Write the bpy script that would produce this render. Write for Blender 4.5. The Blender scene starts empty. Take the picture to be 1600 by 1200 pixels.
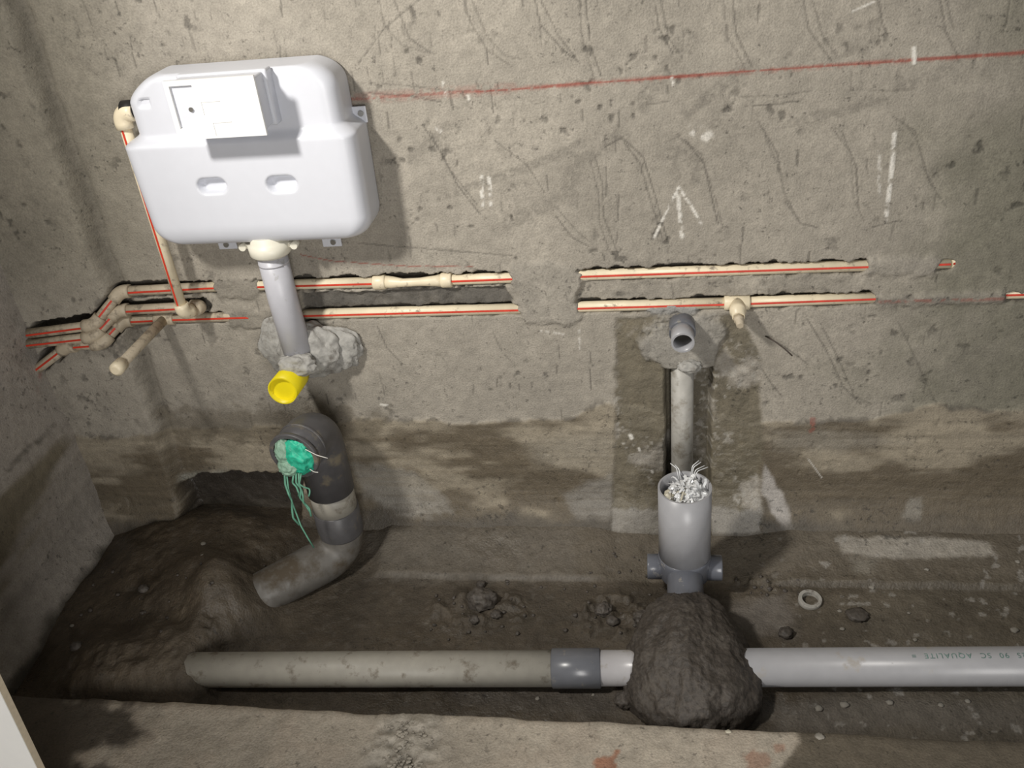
import bpy, bmesh, math, random
import numpy as np
from mathutils import Vector, Matrix, noise as mnoise

random.seed(7)
scene = bpy.context.scene
COL = scene.collection

# ------------------------------------------------------------------ camera
F_PX, CAM_D, CAM_H = 1440.0, 1.847, 1.60          # focal length in px (of 1600), distance to back wall, eye height
_d = np.array([1060 - 800, 2950 - 600, F_PX]); _d /= np.linalg.norm(_d)
_x = -np.array([-8000 - 800, 760 - 600, F_PX]); _x -= _x.dot(_d) * _d; _x /= np.linalg.norm(_x)
_z = -_d
_y = np.cross(_z, _x)
RW = np.stack([_x, _y, _z])                        # world = RW @ cam  (cam: x right, y down, z forward)
cam_data = bpy.data.cameras.new('camera')
cam = bpy.data.objects.new('camera', cam_data)
COL.objects.link(cam)
cam_data.sensor_width = 36.0
cam_data.lens = F_PX / 1600.0 * 36.0
cam_data.clip_start = 0.02
_r, _u, _b = RW[:, 0], -RW[:, 1], -RW[:, 2]
cam.matrix_world = Matrix(((_r[0], _u[0], _b[0], 0.0), (_r[1], _u[1], _b[1], -CAM_D),
                           (_r[2], _u[2], _b[2], CAM_H), (0, 0, 0, 1)))
scene.camera = cam

# ------------------------------------------------------------------ light
world = bpy.data.worlds.new('world'); scene.world = world
world.use_nodes = True
bg = world.node_tree.nodes['Background']
bg.inputs[0].default_value = (0.93, 0.97, 1.0, 1)
bg.inputs[1].default_value = 0.085

def spot(name, loc, target, watts, size_deg, blend, radius, color):
    l = bpy.data.lights.new(name, 'SPOT')
    l.energy = watts; l.spot_size = math.radians(size_deg); l.spot_blend = blend
    l.shadow_soft_size = radius; l.color = color
    o = bpy.data.objects.new(name, l); COL.objects.link(o)
    o.location = loc
    o.rotation_euler = (Vector(target) - Vector(loc)).to_track_quat('-Z', 'Y').to_euler()
    return o
spot('ceiling_lamp', (-1.32, -1.40, 2.28), (-0.10, 0.0, 1.02), 200, 79, 1.0, 0.10, (1.0, 0.962, 0.90))
_al = bpy.data.lights.new('doorway_daylight', 'AREA'); _al.shape = 'RECTANGLE'; _al.size = 0.8; _al.size_y = 1.3
_al.energy = 44; _al.color = (1.0, 0.975, 0.94)
_ao = bpy.data.objects.new('doorway_daylight', _al); COL.objects.link(_ao)
_ao.location = (0.40, -3.1, 0.95)                   # the open door behind the photographer
_ao.rotation_euler = Vector((-0.60, 1, -0.30)).to_track_quat('-Z', 'Y').to_euler()

vs = scene.view_settings
vs.view_transform = 'Standard'; vs.look = 'None'; vs.gamma = 1.0
vs.use_curve_mapping = False
vs.exposure = -0.05

# ------------------------------------------------------------------ pixel -> place helpers (only to read sizes off the photo's planes)
CAMP = np.array([0.0, -CAM_D, CAM_H])
def _ray(px, py):
    return RW @ np.array([px - 800.0, py - 600.0, F_PX])
def P(px, py, y=0.0):            # point on the vertical plane at depth y
    r = _ray(px, py); t = (y + CAM_D) / r[1]
    return Vector(CAMP + r * t)
def G(px, py, z=0.0):            # point on the level plane at height z
    r = _ray(px, py); t = (z - CAM_H) / r[2]
    return Vector(CAMP + r * t)
def proj(p):
    c = RW.T @ (np.array(p) - CAMP)
    return 800 + F_PX * c[0] / c[2], 600 + F_PX * c[1] / c[2]

# ------------------------------------------------------------------ numpy noise
def sstep(a, b, x):
    t = np.clip((x - a) / (b - a), 0, 1)
    return t * t * (3 - 2 * t)
_tabs = {}
def vn(x, y, s, seed=0):
    if seed not in _tabs:
        _tabs[seed] = np.random.RandomState(seed).rand(256, 256)
    T = _tabs[seed]
    u, v = x / s + 1000.0, y / s + 1000.0
    i, j = np.floor(u).astype(int), np.floor(v).astype(int)
    fu, fv = u - i, v - j
    fu, fv = fu * fu * (3 - 2 * fu), fv * fv * (3 - 2 * fv)
    i0, i1, j0, j1 = i % 256, (i + 1) % 256, j % 256, (j + 1) % 256
    return (T[i0, j0] * (1 - fu) + T[i1, j0] * fu) * (1 - fv) + (T[i0, j1] * (1 - fu) + T[i1, j1] * fu) * fv
def fbm(x, y, s, oc=4, seed=0):
    a, t, n = 1.0, 0.0, 0.0
    for k in range(oc):
        t = t + a * vn(x, y, s / 2 ** k, seed + k); n += a; a *= 0.55
    return t / n
def dline(x, z, pts):
    d = np.full(x.shape, 9.0)
    for (ax, az), (bx, bz) in zip(pts[:-1], pts[1:]):
        vx, vz = bx - ax, bz - az
        L = vx * vx + vz * vz + 1e-12
        t = np.clip(((x - ax) * vx + (z - az) * vz) / L, 0, 1)
        d = np.minimum(d, np.hypot(x - ax - t * vx, z - az - t * vz))
    return d
def inpoly(x, z, pts):
    r = np.zeros(x.shape, bool); n = len(pts)
    for i in range(n):
        (x1, z1), (x2, z2) = pts[i], pts[(i + 1) % n]
        c = ((z1 > z) != (z2 > z)) & (x < (x2 - x1) * (z - z1) / (z2 - z1 + 1e-12) + x1)
        r ^= c
    return r
def sdpoly(x, z, pts):           # negative inside
    d = dline(x, z, pts + [pts[0]])
    return np.where(inpoly(x, z, pts), -d, d)
def mixc(A, B, m):
    return A + (np.array(B) - A) * m[..., None]

# ------------------------------------------------------------------ materials
MATS = {}
def _nodes(name):
    m = bpy.data.materials.new(name); m.use_nodes = True
    return m, m.node_tree.nodes, m.node_tree.links, m.node_tree.nodes['Principled BSDF']
def field_mat(name, bump=0.5, grain=260.0, speck=75.0):
    m, N, L, B = _nodes(name)
    at = N.new('ShaderNodeAttribute'); at.attribute_name = 'alb'
    ar = N.new('ShaderNodeAttribute'); ar.attribute_name = 'rgh'
    tc = N.new('ShaderNodeTexCoord')
    n1 = N.new('ShaderNodeTexNoise'); n1.inputs['Scale'].default_value = grain; n1.inputs['Detail'].default_value = 5
    n2 = N.new('ShaderNodeTexNoise'); n2.inputs['Scale'].default_value = grain / 6; n2.inputs['Detail'].default_value = 6
    for n in (n1, n2): L.new(tc.outputs['Object'], n.inputs['Vector'])
    r1 = N.new('ShaderNodeMapRange'); r1.inputs[1].default_value = .25; r1.inputs[2].default_value = .75
    r1.inputs[3].default_value = .80; r1.inputs[4].default_value = 1.18
    L.new(n1.outputs['Fac'], r1.inputs[0])
    r2 = N.new('ShaderNodeMapRange'); r2.inputs[1].default_value = .25; r2.inputs[2].default_value = .75
    r2.inputs[3].default_value = .86; r2.inputs[4].default_value = 1.12
    L.new(n2.outputs['Fac'], r2.inputs[0])
    mm = N.new('ShaderNodeMath'); mm.operation = 'MULTIPLY'
    L.new(r1.outputs[0], mm.inputs[0]); L.new(r2.outputs[0], mm.inputs[1])
    vm = N.new('ShaderNodeVectorMath'); vm.operation = 'SCALE'
    L.new(at.outputs['Color'], vm.inputs[0]); L.new(mm.outputs[0], vm.inputs['Scale'])
    L.new(vm.outputs[0], B.inputs['Base Color'])
    L.new(ar.outputs['Fac'], B.inputs['Roughness'])
    n3 = N.new('ShaderNodeTexNoise'); n3.inputs['Scale'].default_value = speck; n3.inputs['Detail'].default_value = 3; n3.inputs['Roughness'].default_value = .6
    n4 = N.new('ShaderNodeTexNoise'); n4.inputs['Scale'].default_value = 6.0; n4.inputs['Detail'].default_value = 3
    for n in (n3, n4): L.new(tc.outputs['Object'], n.inputs['Vector'])
    sa = N.new('ShaderNodeMath'); sa.operation = 'MULTIPLY_ADD'; sa.inputs[1].default_value = .35
    L.new(n4.outputs['Fac'], sa.inputs[0]); L.new(n3.outputs['Fac'], sa.inputs[2])
    rs_ = N.new('ShaderNodeMapRange'); rs_.inputs[1].default_value = .80; rs_.inputs[2].default_value = .90; rs_.inputs[3].default_value = 1.0; rs_.inputs[4].default_value = .52
    L.new(sa.outputs[0], rs_.inputs[0])
    m3 = N.new('ShaderNodeMath'); m3.operation = 'MULTIPLY'
    L.new(mm.outputs[0], m3.inputs[0]); L.new(rs_.outputs[0], m3.inputs[1]); L.new(m3.outputs[0], vm.inputs['Scale'])
    ad = N.new('ShaderNodeMath'); ad.operation = 'MULTIPLY_ADD'; ad.inputs[1].default_value = 2.0
    L.new(n2.outputs['Fac'], ad.inputs[0]); L.new(n1.outputs['Fac'], ad.inputs[2])
    bp = N.new('ShaderNodeBump'); bp.inputs['Strength'].default_value = bump; bp.inputs['Distance'].default_value = .003
    L.new(ad.outputs[0], bp.inputs['Height']); L.new(bp.outputs[0], B.inputs['Normal'])
    return m
def solid(name, c, rough=.45, var=.06, dirt=None, dirt_amt=.0, dirt_scale=18, spec=.5, bump=0.0, metal=0.0, sss=0.0, trans=0.0, scale=40):
    if name in MATS: return MATS[name]
    m, N, L, B = _nodes(name)
    tc = N.new('ShaderNodeTexCoord')
    n1 = N.new('ShaderNodeTexNoise'); n1.inputs['Scale'].default_value = scale; n1.inputs['Detail'].default_value = 4
    L.new(tc.outputs['Object'], n1.inputs['Vector'])
    r = N.new('ShaderNodeValToRGB')
    r.color_ramp.elements[0].position = .3; r.color_ramp.elements[1].position = .7
    r.color_ramp.elements[0].color = tuple(v * (1 - var) for v in c) + (1,)
    r.color_ramp.elements[1].color = tuple(min(1, v * (1 + var)) for v in c) + (1,)
    L.new(n1.outputs['Fac'], r.inputs[0])
    out = r.outputs[0]
    if dirt:
        n2 = N.new('ShaderNodeTexNoise'); n2.inputs['Scale'].default_value = dirt_scale; n2.inputs['Detail'].default_value = 7
        n2.inputs['Roughness'].default_value = .65
        L.new(tc.outputs['Object'], n2.inputs['Vector'])
        mr = N.new('ShaderNodeMapRange'); mr.inputs[1].default_value = .62 - dirt_amt * .35; mr.inputs[2].default_value = .72 - dirt_amt * .2
        L.new(n2.outputs['Fac'], mr.inputs[0])
        mx = N.new('ShaderNodeMix'); mx.data_type = 'RGBA'
        L.new(mr.outputs[0], mx.inputs['Factor']); L.new(out, mx.inputs[6]); mx.inputs[7].default_value = tuple(dirt) + (1,)
        out = mx.outputs[2]
        mg = N.new('ShaderNodeMapRange'); mg.inputs[3].default_value = rough; mg.inputs[4].default_value = .85
        L.new(mr.outputs[0], mg.inputs[0]); L.new(mg.outputs[0], B.inputs['Roughness'])
    else:
        B.inputs['Roughness'].default_value = rough
    L.new(out, B.inputs['Base Color'])
    B.inputs['Specular IOR Level'].default_value = spec
    B.inputs['Metallic'].default_value = metal
    if sss:
        B.inputs['Subsurface Weight'].default_value = sss; B.inputs['Subsurface Radius'].default_value = (.02, .02, .02); B.inputs['Subsurface Scale'].default_value = .5
    if trans: B.inputs['Transmission Weight'].default_value = trans
    if bump:
        bp = N.new('ShaderNodeBump'); bp.inputs['Strength'].default_value = bump; bp.inputs['Distance'].default_value = .004
        L.new(n1.outputs['Fac'], bp.inputs['Height']); L.new(bp.outputs[0], B.inputs['Normal'])
    MATS[name] = m
    return m
MUD = (.085, .072, .058)
M_WHITE = solid('cistern_white', (.66, .675, .73), .38, .01)
M_WHITE2 = solid('box_white', (.80, .80, .79), .4, .01)
M_IVORY = solid('ivory_plastic', (.76, .73, .62), .42, .03)
M_PPR = solid('cream_pipe', (.80, .70, .51), .4, .06, dirt=(.30, .25, .19), dirt_amt=.12, dirt_scale=45)
M_PPRD = solid('cream_pipe_dusty', (.55, .47, .35), .55, .12, dirt=(.24, .20, .15), dirt_amt=.40, dirt_scale=40)
M_RED = solid('red_stripe', (.62, .045, .02), .5, .15)
M_GREY = solid('light_grey_pipe', (.36, .36, .375), .35, .04, dirt=(.34, .31, .27), dirt_amt=.03, dirt_scale=14)
M_GREYD = solid('grey_pipe_dusty', (.34, .32, .275), .5, .07, dirt=(.17, .145, .11), dirt_amt=.18, dirt_scale=26)
M_DARK = solid('dark_grey_fitting', (.13, .135, .15), .28, .08, dirt=(.30, .27, .22), dirt_amt=.06, dirt_scale=30)
M_DARKD = solid('dark_grey_fitting_dusty', (.095, .092, .095), .42, .12, dirt=(.20, .17, .12), dirt_amt=.16, dirt_scale=16)
M_MUDDY = solid('muddy_pipe', (.15, .14, .125), .5, .15, dirt=(.085, .066, .044), dirt_amt=.50, dirt_scale=14)
M_TRAP = solid('trap_grey', (.135, .142, .165), .25, .05, dirt=(.36, .33, .28), dirt_amt=.03, dirt_scale=30)
M_FLUSH = solid('flush_pipe_grey', (.52, .52, .56), .4, .03, dirt=(.30, .29, .27), dirt_amt=.05, dirt_scale=24)
M_YEL = solid('yellow_plastic', (.80, .66, .01), .4, .04)
M_BLACK = solid('black_rubber', (.015, .014, .013), .6, .1)
M_STEEL = solid('zinc_screw', (.5, .5, .48), .3, .1, metal=.9)
M_CHALKW = solid('white_scrap', (.75, .73, .68), .6, .1)
M_MORT = solid('mortar_grey', (.37, .36, .335), .9, .18, bump=.9, scale=70, dirt=(.17, .155, .135), dirt_amt=.18, dirt_scale=22)
M_MOUND = solid('wet_mortar', (.060, .050, .041), .62, .35, bump=.9, scale=110, dirt=(.098, .084, .069), dirt_amt=.22, dirt_scale=20)
M_CLOD = solid('mud_clod_earth', (.085, .073, .062), .6, .3, bump=.8, scale=90)
M_GREEN = solid('green_sack', (.03, .46, .29), .45, .35, scale=60, bump=.6)
M_GREENP = solid('green_sack_pale', (.25, .40, .30), .55, .2, scale=60, bump=.5)
M_STRAND = solid('green_strand', (.14, .36, .25), .5, .2)
M_SACK = solid('white_sack', (.78, .79, .80), .22, .15, spec=.8)
M_SACKP = solid('pale_sack', (.60, .56, .45), .45, .15)
M_TILE = solid('glazed_white', (.88, .88, .86), .2, .01)
M_BISC = solid('cream_biscuit', (.50, .43, .32), .85, .08, scale=120)
M_PRINT = solid('green_print', (.12, .22, .19), .6, .3, scale=120)
M_WIRE = solid('dark_wire', (.07, .055, .045), .6, .2)

# ------------------------------------------------------------------ object helpers
def empty(name, loc, label, cat, group=None):
    o = bpy.data.objects.new(name, None); COL.objects.link(o)
    o.location = loc; o.empty_display_size = .05
    o['label'] = label; o['category'] = cat
    if group: o['group'] = group
    return o
def link(name, me, mat, parent=None):
    o = bpy.data.objects.new(name, me); COL.objects.link(o)
    if mat is not None: me.materials.append(mat)
    if parent is not None:
        base = parent; w = Vector()
        while base is not None:
            w += base.location; base = base.parent
        me.transform(Matrix.Translation(-w))         # the mesh is written in place; its parents only move it
        o.parent = parent
    return o
def tag(o, label, cat, group=None, kind=None):
    o['label'] = label; o['category'] = cat
    if group: o['group'] = group
    if kind: o['kind'] = kind
    return o
def recentre(o, loc):
    o.data.transform(Matrix.Translation(-Vector(loc))); o.location = loc
    return o
def pydata(name, vs, fs, smooth=None):
    me = bpy.data.meshes.new(name); me.from_pydata([tuple(v) for v in vs], [], fs)
    if smooth is True: me.polygons.foreach_set('use_smooth', [True] * len(me.polygons))
    elif smooth is not None: me.polygons.foreach_set('use_smooth', smooth)
    me.update(); return me
def frames(pts):
    pts = [Vector(p) for p in pts]; n = len(pts); T = []
    for i in range(n):
        a = pts[max(0, i - 1)]; b = pts[min(n - 1, i + 1)]
        T.append((b - a).normalized())
    up = Vector((0, 0, 1)) if abs(T[0].z) < .9 else Vector((0, 1, 0))
    u = (up - T[0] * up.dot(T[0])).normalized(); out = []
    for i in range(n):
        u = (u - T[i] * u.dot(T[i])).normalized()
        out.append((pts[i], T[i], u, T[i].cross(u)))
    return out
def tube_data(pts, rad, seg=24, inner=None, caps=True):
    fr = frames(pts); n = len(fr)
    rad = [rad] * n if not hasattr(rad, '__len__') else list(rad)
    V, Fc, S = [], [], []
    for (p, t, u, v), r in zip(fr, rad):
        for k in range(seg):
            a = 2 * math.pi * k / seg
            V.append(p + (u * math.cos(a) + v * math.sin(a)) * r)
    for i in range(n - 1):
        for k in range(seg):
            k2 = (k + 1) % seg
            Fc.append((i * seg + k, i * seg + k2, (i + 1) * seg + k2, (i + 1) * seg + k)); S.append(True)
    if inner is None:
        if caps:
            Fc.append(tuple(reversed(range(seg)))); S.append(False)
            Fc.append(tuple(range((n - 1) * seg, n * seg))); S.append(False)
    else:
        o = len(V)
        inr = [inner] * n if not hasattr(inner, '__len__') else list(inner)
        for (p, t, u, v), r in zip(fr, inr):
            for k in range(seg):
                a = 2 * math.pi * k / seg
                V.append(p + (u * math.cos(a) + v * math.sin(a)) * r)
        for i in range(n - 1):
            for k in range(seg):
                k2 = (k + 1) % seg
                Fc.append((o + i * seg + k, o + (i + 1) * seg + k, o + (i + 1) * seg + k2, o + i * seg + k2)); S.append(True)
        for k in range(seg):
            k2 = (k + 1) % seg
            Fc.append((k, o + k, o + k2, k2)); S.append(False)
            e = (n - 1) * seg
            Fc.append((e + k, e + k2, o + e + k2, o + e + k)); S.append(False)
    return V, Fc, S
def tube(name, pts, rad, mat, parent=None, seg=24, inner=None, caps=True):
    return link(name, pydata(name, *tube_data(pts, rad, seg, inner, caps)), mat, parent)
def fillet(pts, R, n=8):
    pts = [Vector(p) for p in pts]; out = [pts[0]]
    for a, b, c in zip(pts[:-2], pts[1:-1], pts[2:]):
        d1 = (a - b).normalized(); d2 = (c - b).normalized()
        q1, q2 = b + d1 * R, b + d2 * R
        for k in range(n + 1):
            t = k / n
            out.append(q1 * (1 - t) ** 2 + b * (2 * t * (1 - t)) + q2 * t * t)
    out.append(pts[-1]); return out
def merge(datas):
    V, Fc, S = [], [], []
    for v, f, s in datas:
        o = len(V); V += list(v); Fc += [tuple(i + o for i in q) for q in f]; S += list(s)
    return V, Fc, S
def box_data(c, s, bev=0.0, rot=None):
    bm = bmesh.new(); bmesh.ops.create_cube(bm, size=1.0)
    bmesh.ops.scale(bm, vec=s, verts=bm.verts)
    if bev: bmesh.ops.bevel(bm, geom=bm.edges[:], offset=bev, segments=3, affect='EDGES', profile=.5)
    M = Matrix.Translation(Vector(c)) @ (rot.to_4x4() if rot else Matrix())
    bm.transform(M); bm.verts.index_update()
    V = [v.co.copy() for v in bm.verts]; Fc = [tuple(v.index for v in f.verts) for f in bm.faces]
    bm.free(); return V, Fc, [False] * len(Fc)
def box(name, c, s, mat, parent=None, bev=0.0, rot=None):
    return link(name, pydata(name, *box_data(c, s, bev, rot)), mat, parent)
def blob_data(c, rad, sub=4, amp=.15, fs=3.0, seed=0, oct=4, ridged=False):
    bm = bmesh.new(); bmesh.ops.create_icosphere(bm, subdivisions=sub, radius=1.0)
    off = Vector((seed * 7.3, seed * 3.1, seed * 1.7))
    for v in bm.verts:
        n = v.co.normalized(); t = 0; a = 1; q = n * fs + off
        for k in range(oct):
            w = mnoise.noise(q)
            t += a * (1 - 2 * abs(w) if ridged else w); a *= .52; q = q * 2.07
        r = 1 + amp * t
        v.co = Vector((n.x * rad[0], n.y * rad[1], n.z * rad[2])) * r + Vector(c)
    bm.verts.index_update()
    V = [v.co.copy() for v in bm.verts]; Fc = [tuple(v.index for v in f.verts) for f in bm.faces]
    bm.free(); return V, Fc, [True] * len(Fc)
def grid_obj(name, X3, alb, rgh, mat, kind='structure', flip=False):
    n, m = X3.shape[:2]
    me = bpy.data.meshes.new(name)
    nv = n * m
    idx = np.arange(nv).reshape(n, m)
    q = np.stack([idx[:-1, :-1], idx[1:, :-1], idx[1:, 1:], idx[:-1, 1:]], -1).reshape(-1, 4)
    if flip: q = q[:, ::-1]
    nf = len(q)
    me.vertices.add(nv); me.vertices.foreach_set('co', X3.reshape(-1).astype(np.float32))
    me.loops.add(nf * 4); me.loops.foreach_set('vertex_index', q.reshape(-1).astype(np.int32))
    me.polygons.add(nf); me.polygons.foreach_set('loop_start', np.arange(0, nf * 4, 4, dtype=np.int32))
    me.polygons.foreach_set('use_smooth', np.ones(nf, bool))
    me.update(calc_edges=True)
    a = me.attributes.new('alb', 'FLOAT_COLOR', 'POINT')
    a.data.foreach_set('color', np.concatenate([np.clip(alb, .004, .95), np.ones(alb.shape[:2] + (1,))], -1).reshape(-1).astype(np.float32))
    b = me.attributes.new('rgh', 'FLOAT', 'POINT')
    b.data.foreach_set('value', np.clip(rgh, .1, 1).reshape(-1).astype(np.float32))
    o = link(name, me, mat); o['kind'] = kind
    return o
def axis(lo, hi, f0, f1, fine, coarse):
    a = [np.arange(f0, f1, fine)]
    if f0 > lo: a.insert(0, np.arange(lo, f0 - coarse * .3, coarse))
    if f1 < hi: a.append(np.arange(f1 + coarse * .3, hi + 1e-6, coarse))
    return np.concatenate(a)
def W(*pp):                      # wall polyline from photo pixels -> (x, z)
    return [(P(a, b).x, P(a, b).z) for a, b in pp]

LX = -1.525                      # left wall plane
PIER_X, PIER_Y = -1.278, -0.036  # shallow pier in the corner
ZU, ZL = 0.730, 0.652            # levels of the two water pipe runs
PY = 0.010                       # depth of the pipe axis behind the wall face
# bends of the three pipes in the corner (px on the photo, depth)
A_PTS = [P(57, 521, PIER_Y - .012), P(147, 508, PIER_Y - .012), P(188, 462, -.006)]
B_PTS = [P(57, 537, PIER_Y - .016), P(147, 526, PIER_Y - .016), P(185, 485, -.010)]
C_PTS = [P(50, 583, PIER_Y - .016), P(105, 541, PIER_Y - .016), P(160, 537, PIER_Y - .016), P(192, 506, -.006)]

# ================================================================== BACK WALL
xs = axis(LX - .03, 1.9, LX - .03, 0.97, .003, .03)
zs = axis(-.02, 2.5, -.02, 1.45, .003, .03)
X, Z = np.meshgrid(xs, zs, indexing='ij')
f1 = fbm(X, Z, .30, 5, 1); f2 = fbm(X, Z, .05, 5, 11); f3 = fbm(X, Z, .015, 3, 21); f4 = fbm(X, Z, .12, 5, 31)
f5 = fbm(X, Z, .035, 4, 41)
Yw = (f1 - .5) * .006 + (f2 - .5) * .003
edge = PIER_X + (f4 - .5) * .03
pier = 1 - sstep(-.022, .020, X - edge)
Yw = Yw + pier * PIER_Y

PL = np.array((.338, .307, .258))
alb = np.ones(X.shape + (3,)) * PL
alb *= (.80 + .40 * f1)[..., None]
alb *= (.86 + .28 * f2)[..., None]
rgh = np.full(X.shape, .88)
# darker, faintly green right end; darker upper left
drab = sstep(.44, .74, X + (f1 - .5) * .5 + (f4 - .5) * .25)
alb = mixc(alb, alb * np.array((.55, .57, .52)), drab * .9)
lft = 1 - sstep(-1.30, -1.02, X + (f1 - .5) * .25)
alb = mixc(alb, alb * np.array((.80, .80, .76)), lft * sstep(.6, .9, Z))
# shade of the pier's return painted as a dark band, over a shallow groove
pier_shade = np.exp(-((X - edge - .010) / .016) ** 2) * sstep(.25, .40, Z) * (.55 + .6 * f5)
Yw += pier_shade * .010
alb = mixc(alb, np.array((.15, .135, .108)), np.clip(pier_shade * .75, 0, 1))
# pits and specks
pit = sstep(.70, .78, fbm(X, Z, .022, 3, 51)) * sstep(.48, .62, f4)
pit = np.maximum(pit, sstep(.71, .78, fbm(X, Z, .045, 5, 57)) * sstep(.5, .6, f1) * .7)
alb = mixc(alb, alb * .45, pit * .85); Yw += pit * .0025
# vertical scores
rs = np.random.RandomState(5)
score = np.zeros(X.shape)
def stamp(mask, pts, w, amt=1.0, rough=0.0, seed=0):
    pts = [tuple(p) for p in pts]
    ax = [p[0] for p in pts]; az = [p[1] for p in pts]
    pad = w * 3 + .004
    i0, i1 = np.searchsorted(xs, (min(ax) - pad, max(ax) + pad)); j0, j1 = np.searchsorted(zs, (min(az) - pad, max(az) + pad))
    if i1 <= i0 or j1 <= j0: return
    sx, sz = X[i0:i1, j0:j1], Z[i0:i1, j0:j1]
    d = dline(sx, sz, pts)
    m = 1 - sstep(w * .55, w * 1.35, d)
    if rough: m = m * sstep(rough - .12, rough + .12, fbm(sx, sz, .009, 2, 70 + seed))
    mask[i0:i1, j0:j1] = np.maximum(mask[i0:i1, j0:j1], m * amt)
for k in range(330):
    x0 = rs.uniform(-1.2, .95); z0 = rs.uniform(.7, 1.45) if k < 260 else rs.uniform(.36, .72)
    if k < 120: x0 = rs.uniform(-1.2, -.1); z0 = rs.uniform(1.1, 1.45)
    L = rs.uniform(.006, .04) * (1.6 if rs.rand() < .12 else 1)
    stamp(score, [(x0, z0), (x0 + rs.uniform(-.004, .004), z0 - L)], rs.uniform(.0011, .0022), rs.uniform(.25, .75))
# trowel arcs, in pairs
arcs = [[(590, -10), (600, 40), (630, 72), (680, 84)], [(612, -10), (640, 60), (672, 82)], [(722, -10), (735, 35), (762, 80), (800, 104)],
        [(738, 0), (760, 55), (790, 88), (815, 92)], [(835, -5), (845, 40), (880, 78), (905, 98)], [(845, 0), (872, 55), (900, 92)],
        [(905, -5), (910, 60), (930, 128)], [(915, -5), (922, 70), (940, 120)], [(1022, -5), (1030, 45), (1052, 85)], [(1032, -5), (1045, 60), (1066, 90)],
        [(1130, -5), (1136, 55), (1165, 108)], [(1145, -5), (1150, 50), (1175, 105)], [(1255, -5), (1263, 45), (1300, 95)], [(1270, 0), (1285, 55), (1310, 90)],
        [(1372, -5), (1380, 40), (1388, 55)], [(1468, -5), (1478, 50), (1498, 90)], [(1478, -5), (1490, 45)],
        [(660, 195), (690, 240), (715, 290), (750, 335)], [(672, 205), (700, 262), (745, 320)], [(775, 222), (825, 260), (850, 300)],
        [(870, 325), (900, 360), (925, 380)], [(868, 338), (895, 372), (920, 385)], [(930, 245), (942, 290), (944, 340), (965, 395)],
        [(922, 250), (935, 300), (936, 345), (952, 392)], [(945, 230), (972, 215), (1005, 245), (1022, 300), (1042, 372)], [(975, 222), (1000, 255), (1016, 310), (1035, 372)],
        [(1040, 222), (1060, 214), (1095, 240), (1115, 300), (1130, 358)], [(1070, 218), (1100, 255), (1122, 350)], [(1185, 190), (1215, 240), (1225, 300), (1250, 350), (1278, 356)],
        [(1195, 210), (1218, 265), (1230, 320), (1255, 352)], [(1300, 200), (1330, 240), (1334, 310), (1350, 345)], [(1315, 205), (1338, 260), (1342, 330)],
        [(1395, 182), (1430, 205), (1445, 265), (1470, 312)], [(1410, 185), (1438, 230), (1452, 285), (1480, 325)],
        [(1262, 500), (1290, 545), (1318, 605), (1345, 632)], [(1282, 505), (1310, 560), (1335, 620), (1362, 632)], [(1405, 505), (1430, 560), (1460, 625), (1492, 655)],
        [(1180, 560), (1205, 600), (1222, 620)], [(590, 510), (605, 545), (630, 570)], [(770, 520), (785, 550), (805, 572)],
        [(1160, 152), (1210, 150), (1265, 143)], [(1165, 166), (1200, 164), (1250, 158)], [(1010, 163), (1045, 159)], [(1345, 140), (1385, 142), (1430, 139)], [(1362, 355), (1405, 345)],
        [(560, 100), (600, 45), (660, -5)], [(560, 130), (630, 133), (700, 142), (790, 142)], [(575, 145), (640, 150), (690, 160)], [(560, 380), (700, 392), (800, 400)]]
for i, a in enumerate(arcs):
    stamp(score, W(*a), .0017, .42 + .3 * ((i * 37) % 10) / 10, .24, 3)
alb = mixc(alb, alb * .34, score); Yw += score * .0015
# broad trowel smears (slightly darker, still damp skim)
smear = np.zeros(X.shape)
for a, w in ([[(1000, 170), (1060, 80), (1075, 60)], .018], [[(1070, 180), (1150, 115), (1180, 100)], .012], [[(1115, 195), (1160, 130)], .010], [[(780, 355), (880, 310), (905, 250), (970, 210)], .018],
             [[(700, 305), (830, 260), (930, 215)], .010], [[(1240, 190), (1330, 170), (1480, 110)], .012], [[(640, 250), (700, 200)], .012], [[(1300, 90), (1330, 78), (1350, 80)], .011], [[(1060, 240), (1080, 270)], .03]):
    stamp(smear, W(*a), w, .5, .42, 9)
alb = mixc(alb, alb * .62, smear)

# --- the brushed waterproof coat and cove at the wall's foot
zed = np.interp(X, [-1.6, -1.28, -.95, -.70, -.45, -.22, -.135, .2, .40, .50, .62, .8, 2], [.33, .335, .34, .365, .345, .355, .395, .345, .345, .36, .385, .36, .36])
zed = zed + (f2 - .5) * .030 + (f4 - .5) * .02
coat = 1 - sstep(-.004, .004, Z - zed)
stre = vn(X * .07, Z, .006, 81) * .5 + vn(X * .03, Z, .013, 82) * .5
sweep = fbm(X * .35, Z, .075, 4, 85)
c_dry = np.array((.315, .272, .205)); c_wet = np.array((.135, .110, .076))
wetm = sstep(.38, .62, sweep + (.20 - Z) * 1.1 + .10 * sstep(.25, .6, X) + (stre - .5) * .16)
cc = mixc(np.ones(X.shape + (3,)) * c_dry, c_wet, wetm) * (.80 + .40 * stre)[..., None]
alb = mixc(alb, cc, coat)
rim = np.exp(-((Z - zed) / .006) ** 2) * sstep(.45, .6, f5)
alb = mixc(alb, np.array((.09, .08, .065)), rim * .7)
rgh = rgh * (1 - coat) + coat * (.80 - .25 * wetm)
Yw -= coat * (.004 + .003 * stre * 0.6 + .05 * (sstep(0, 1, np.clip((.17 - Z) / .17, 0, 1))) ** 1.5)
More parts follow.
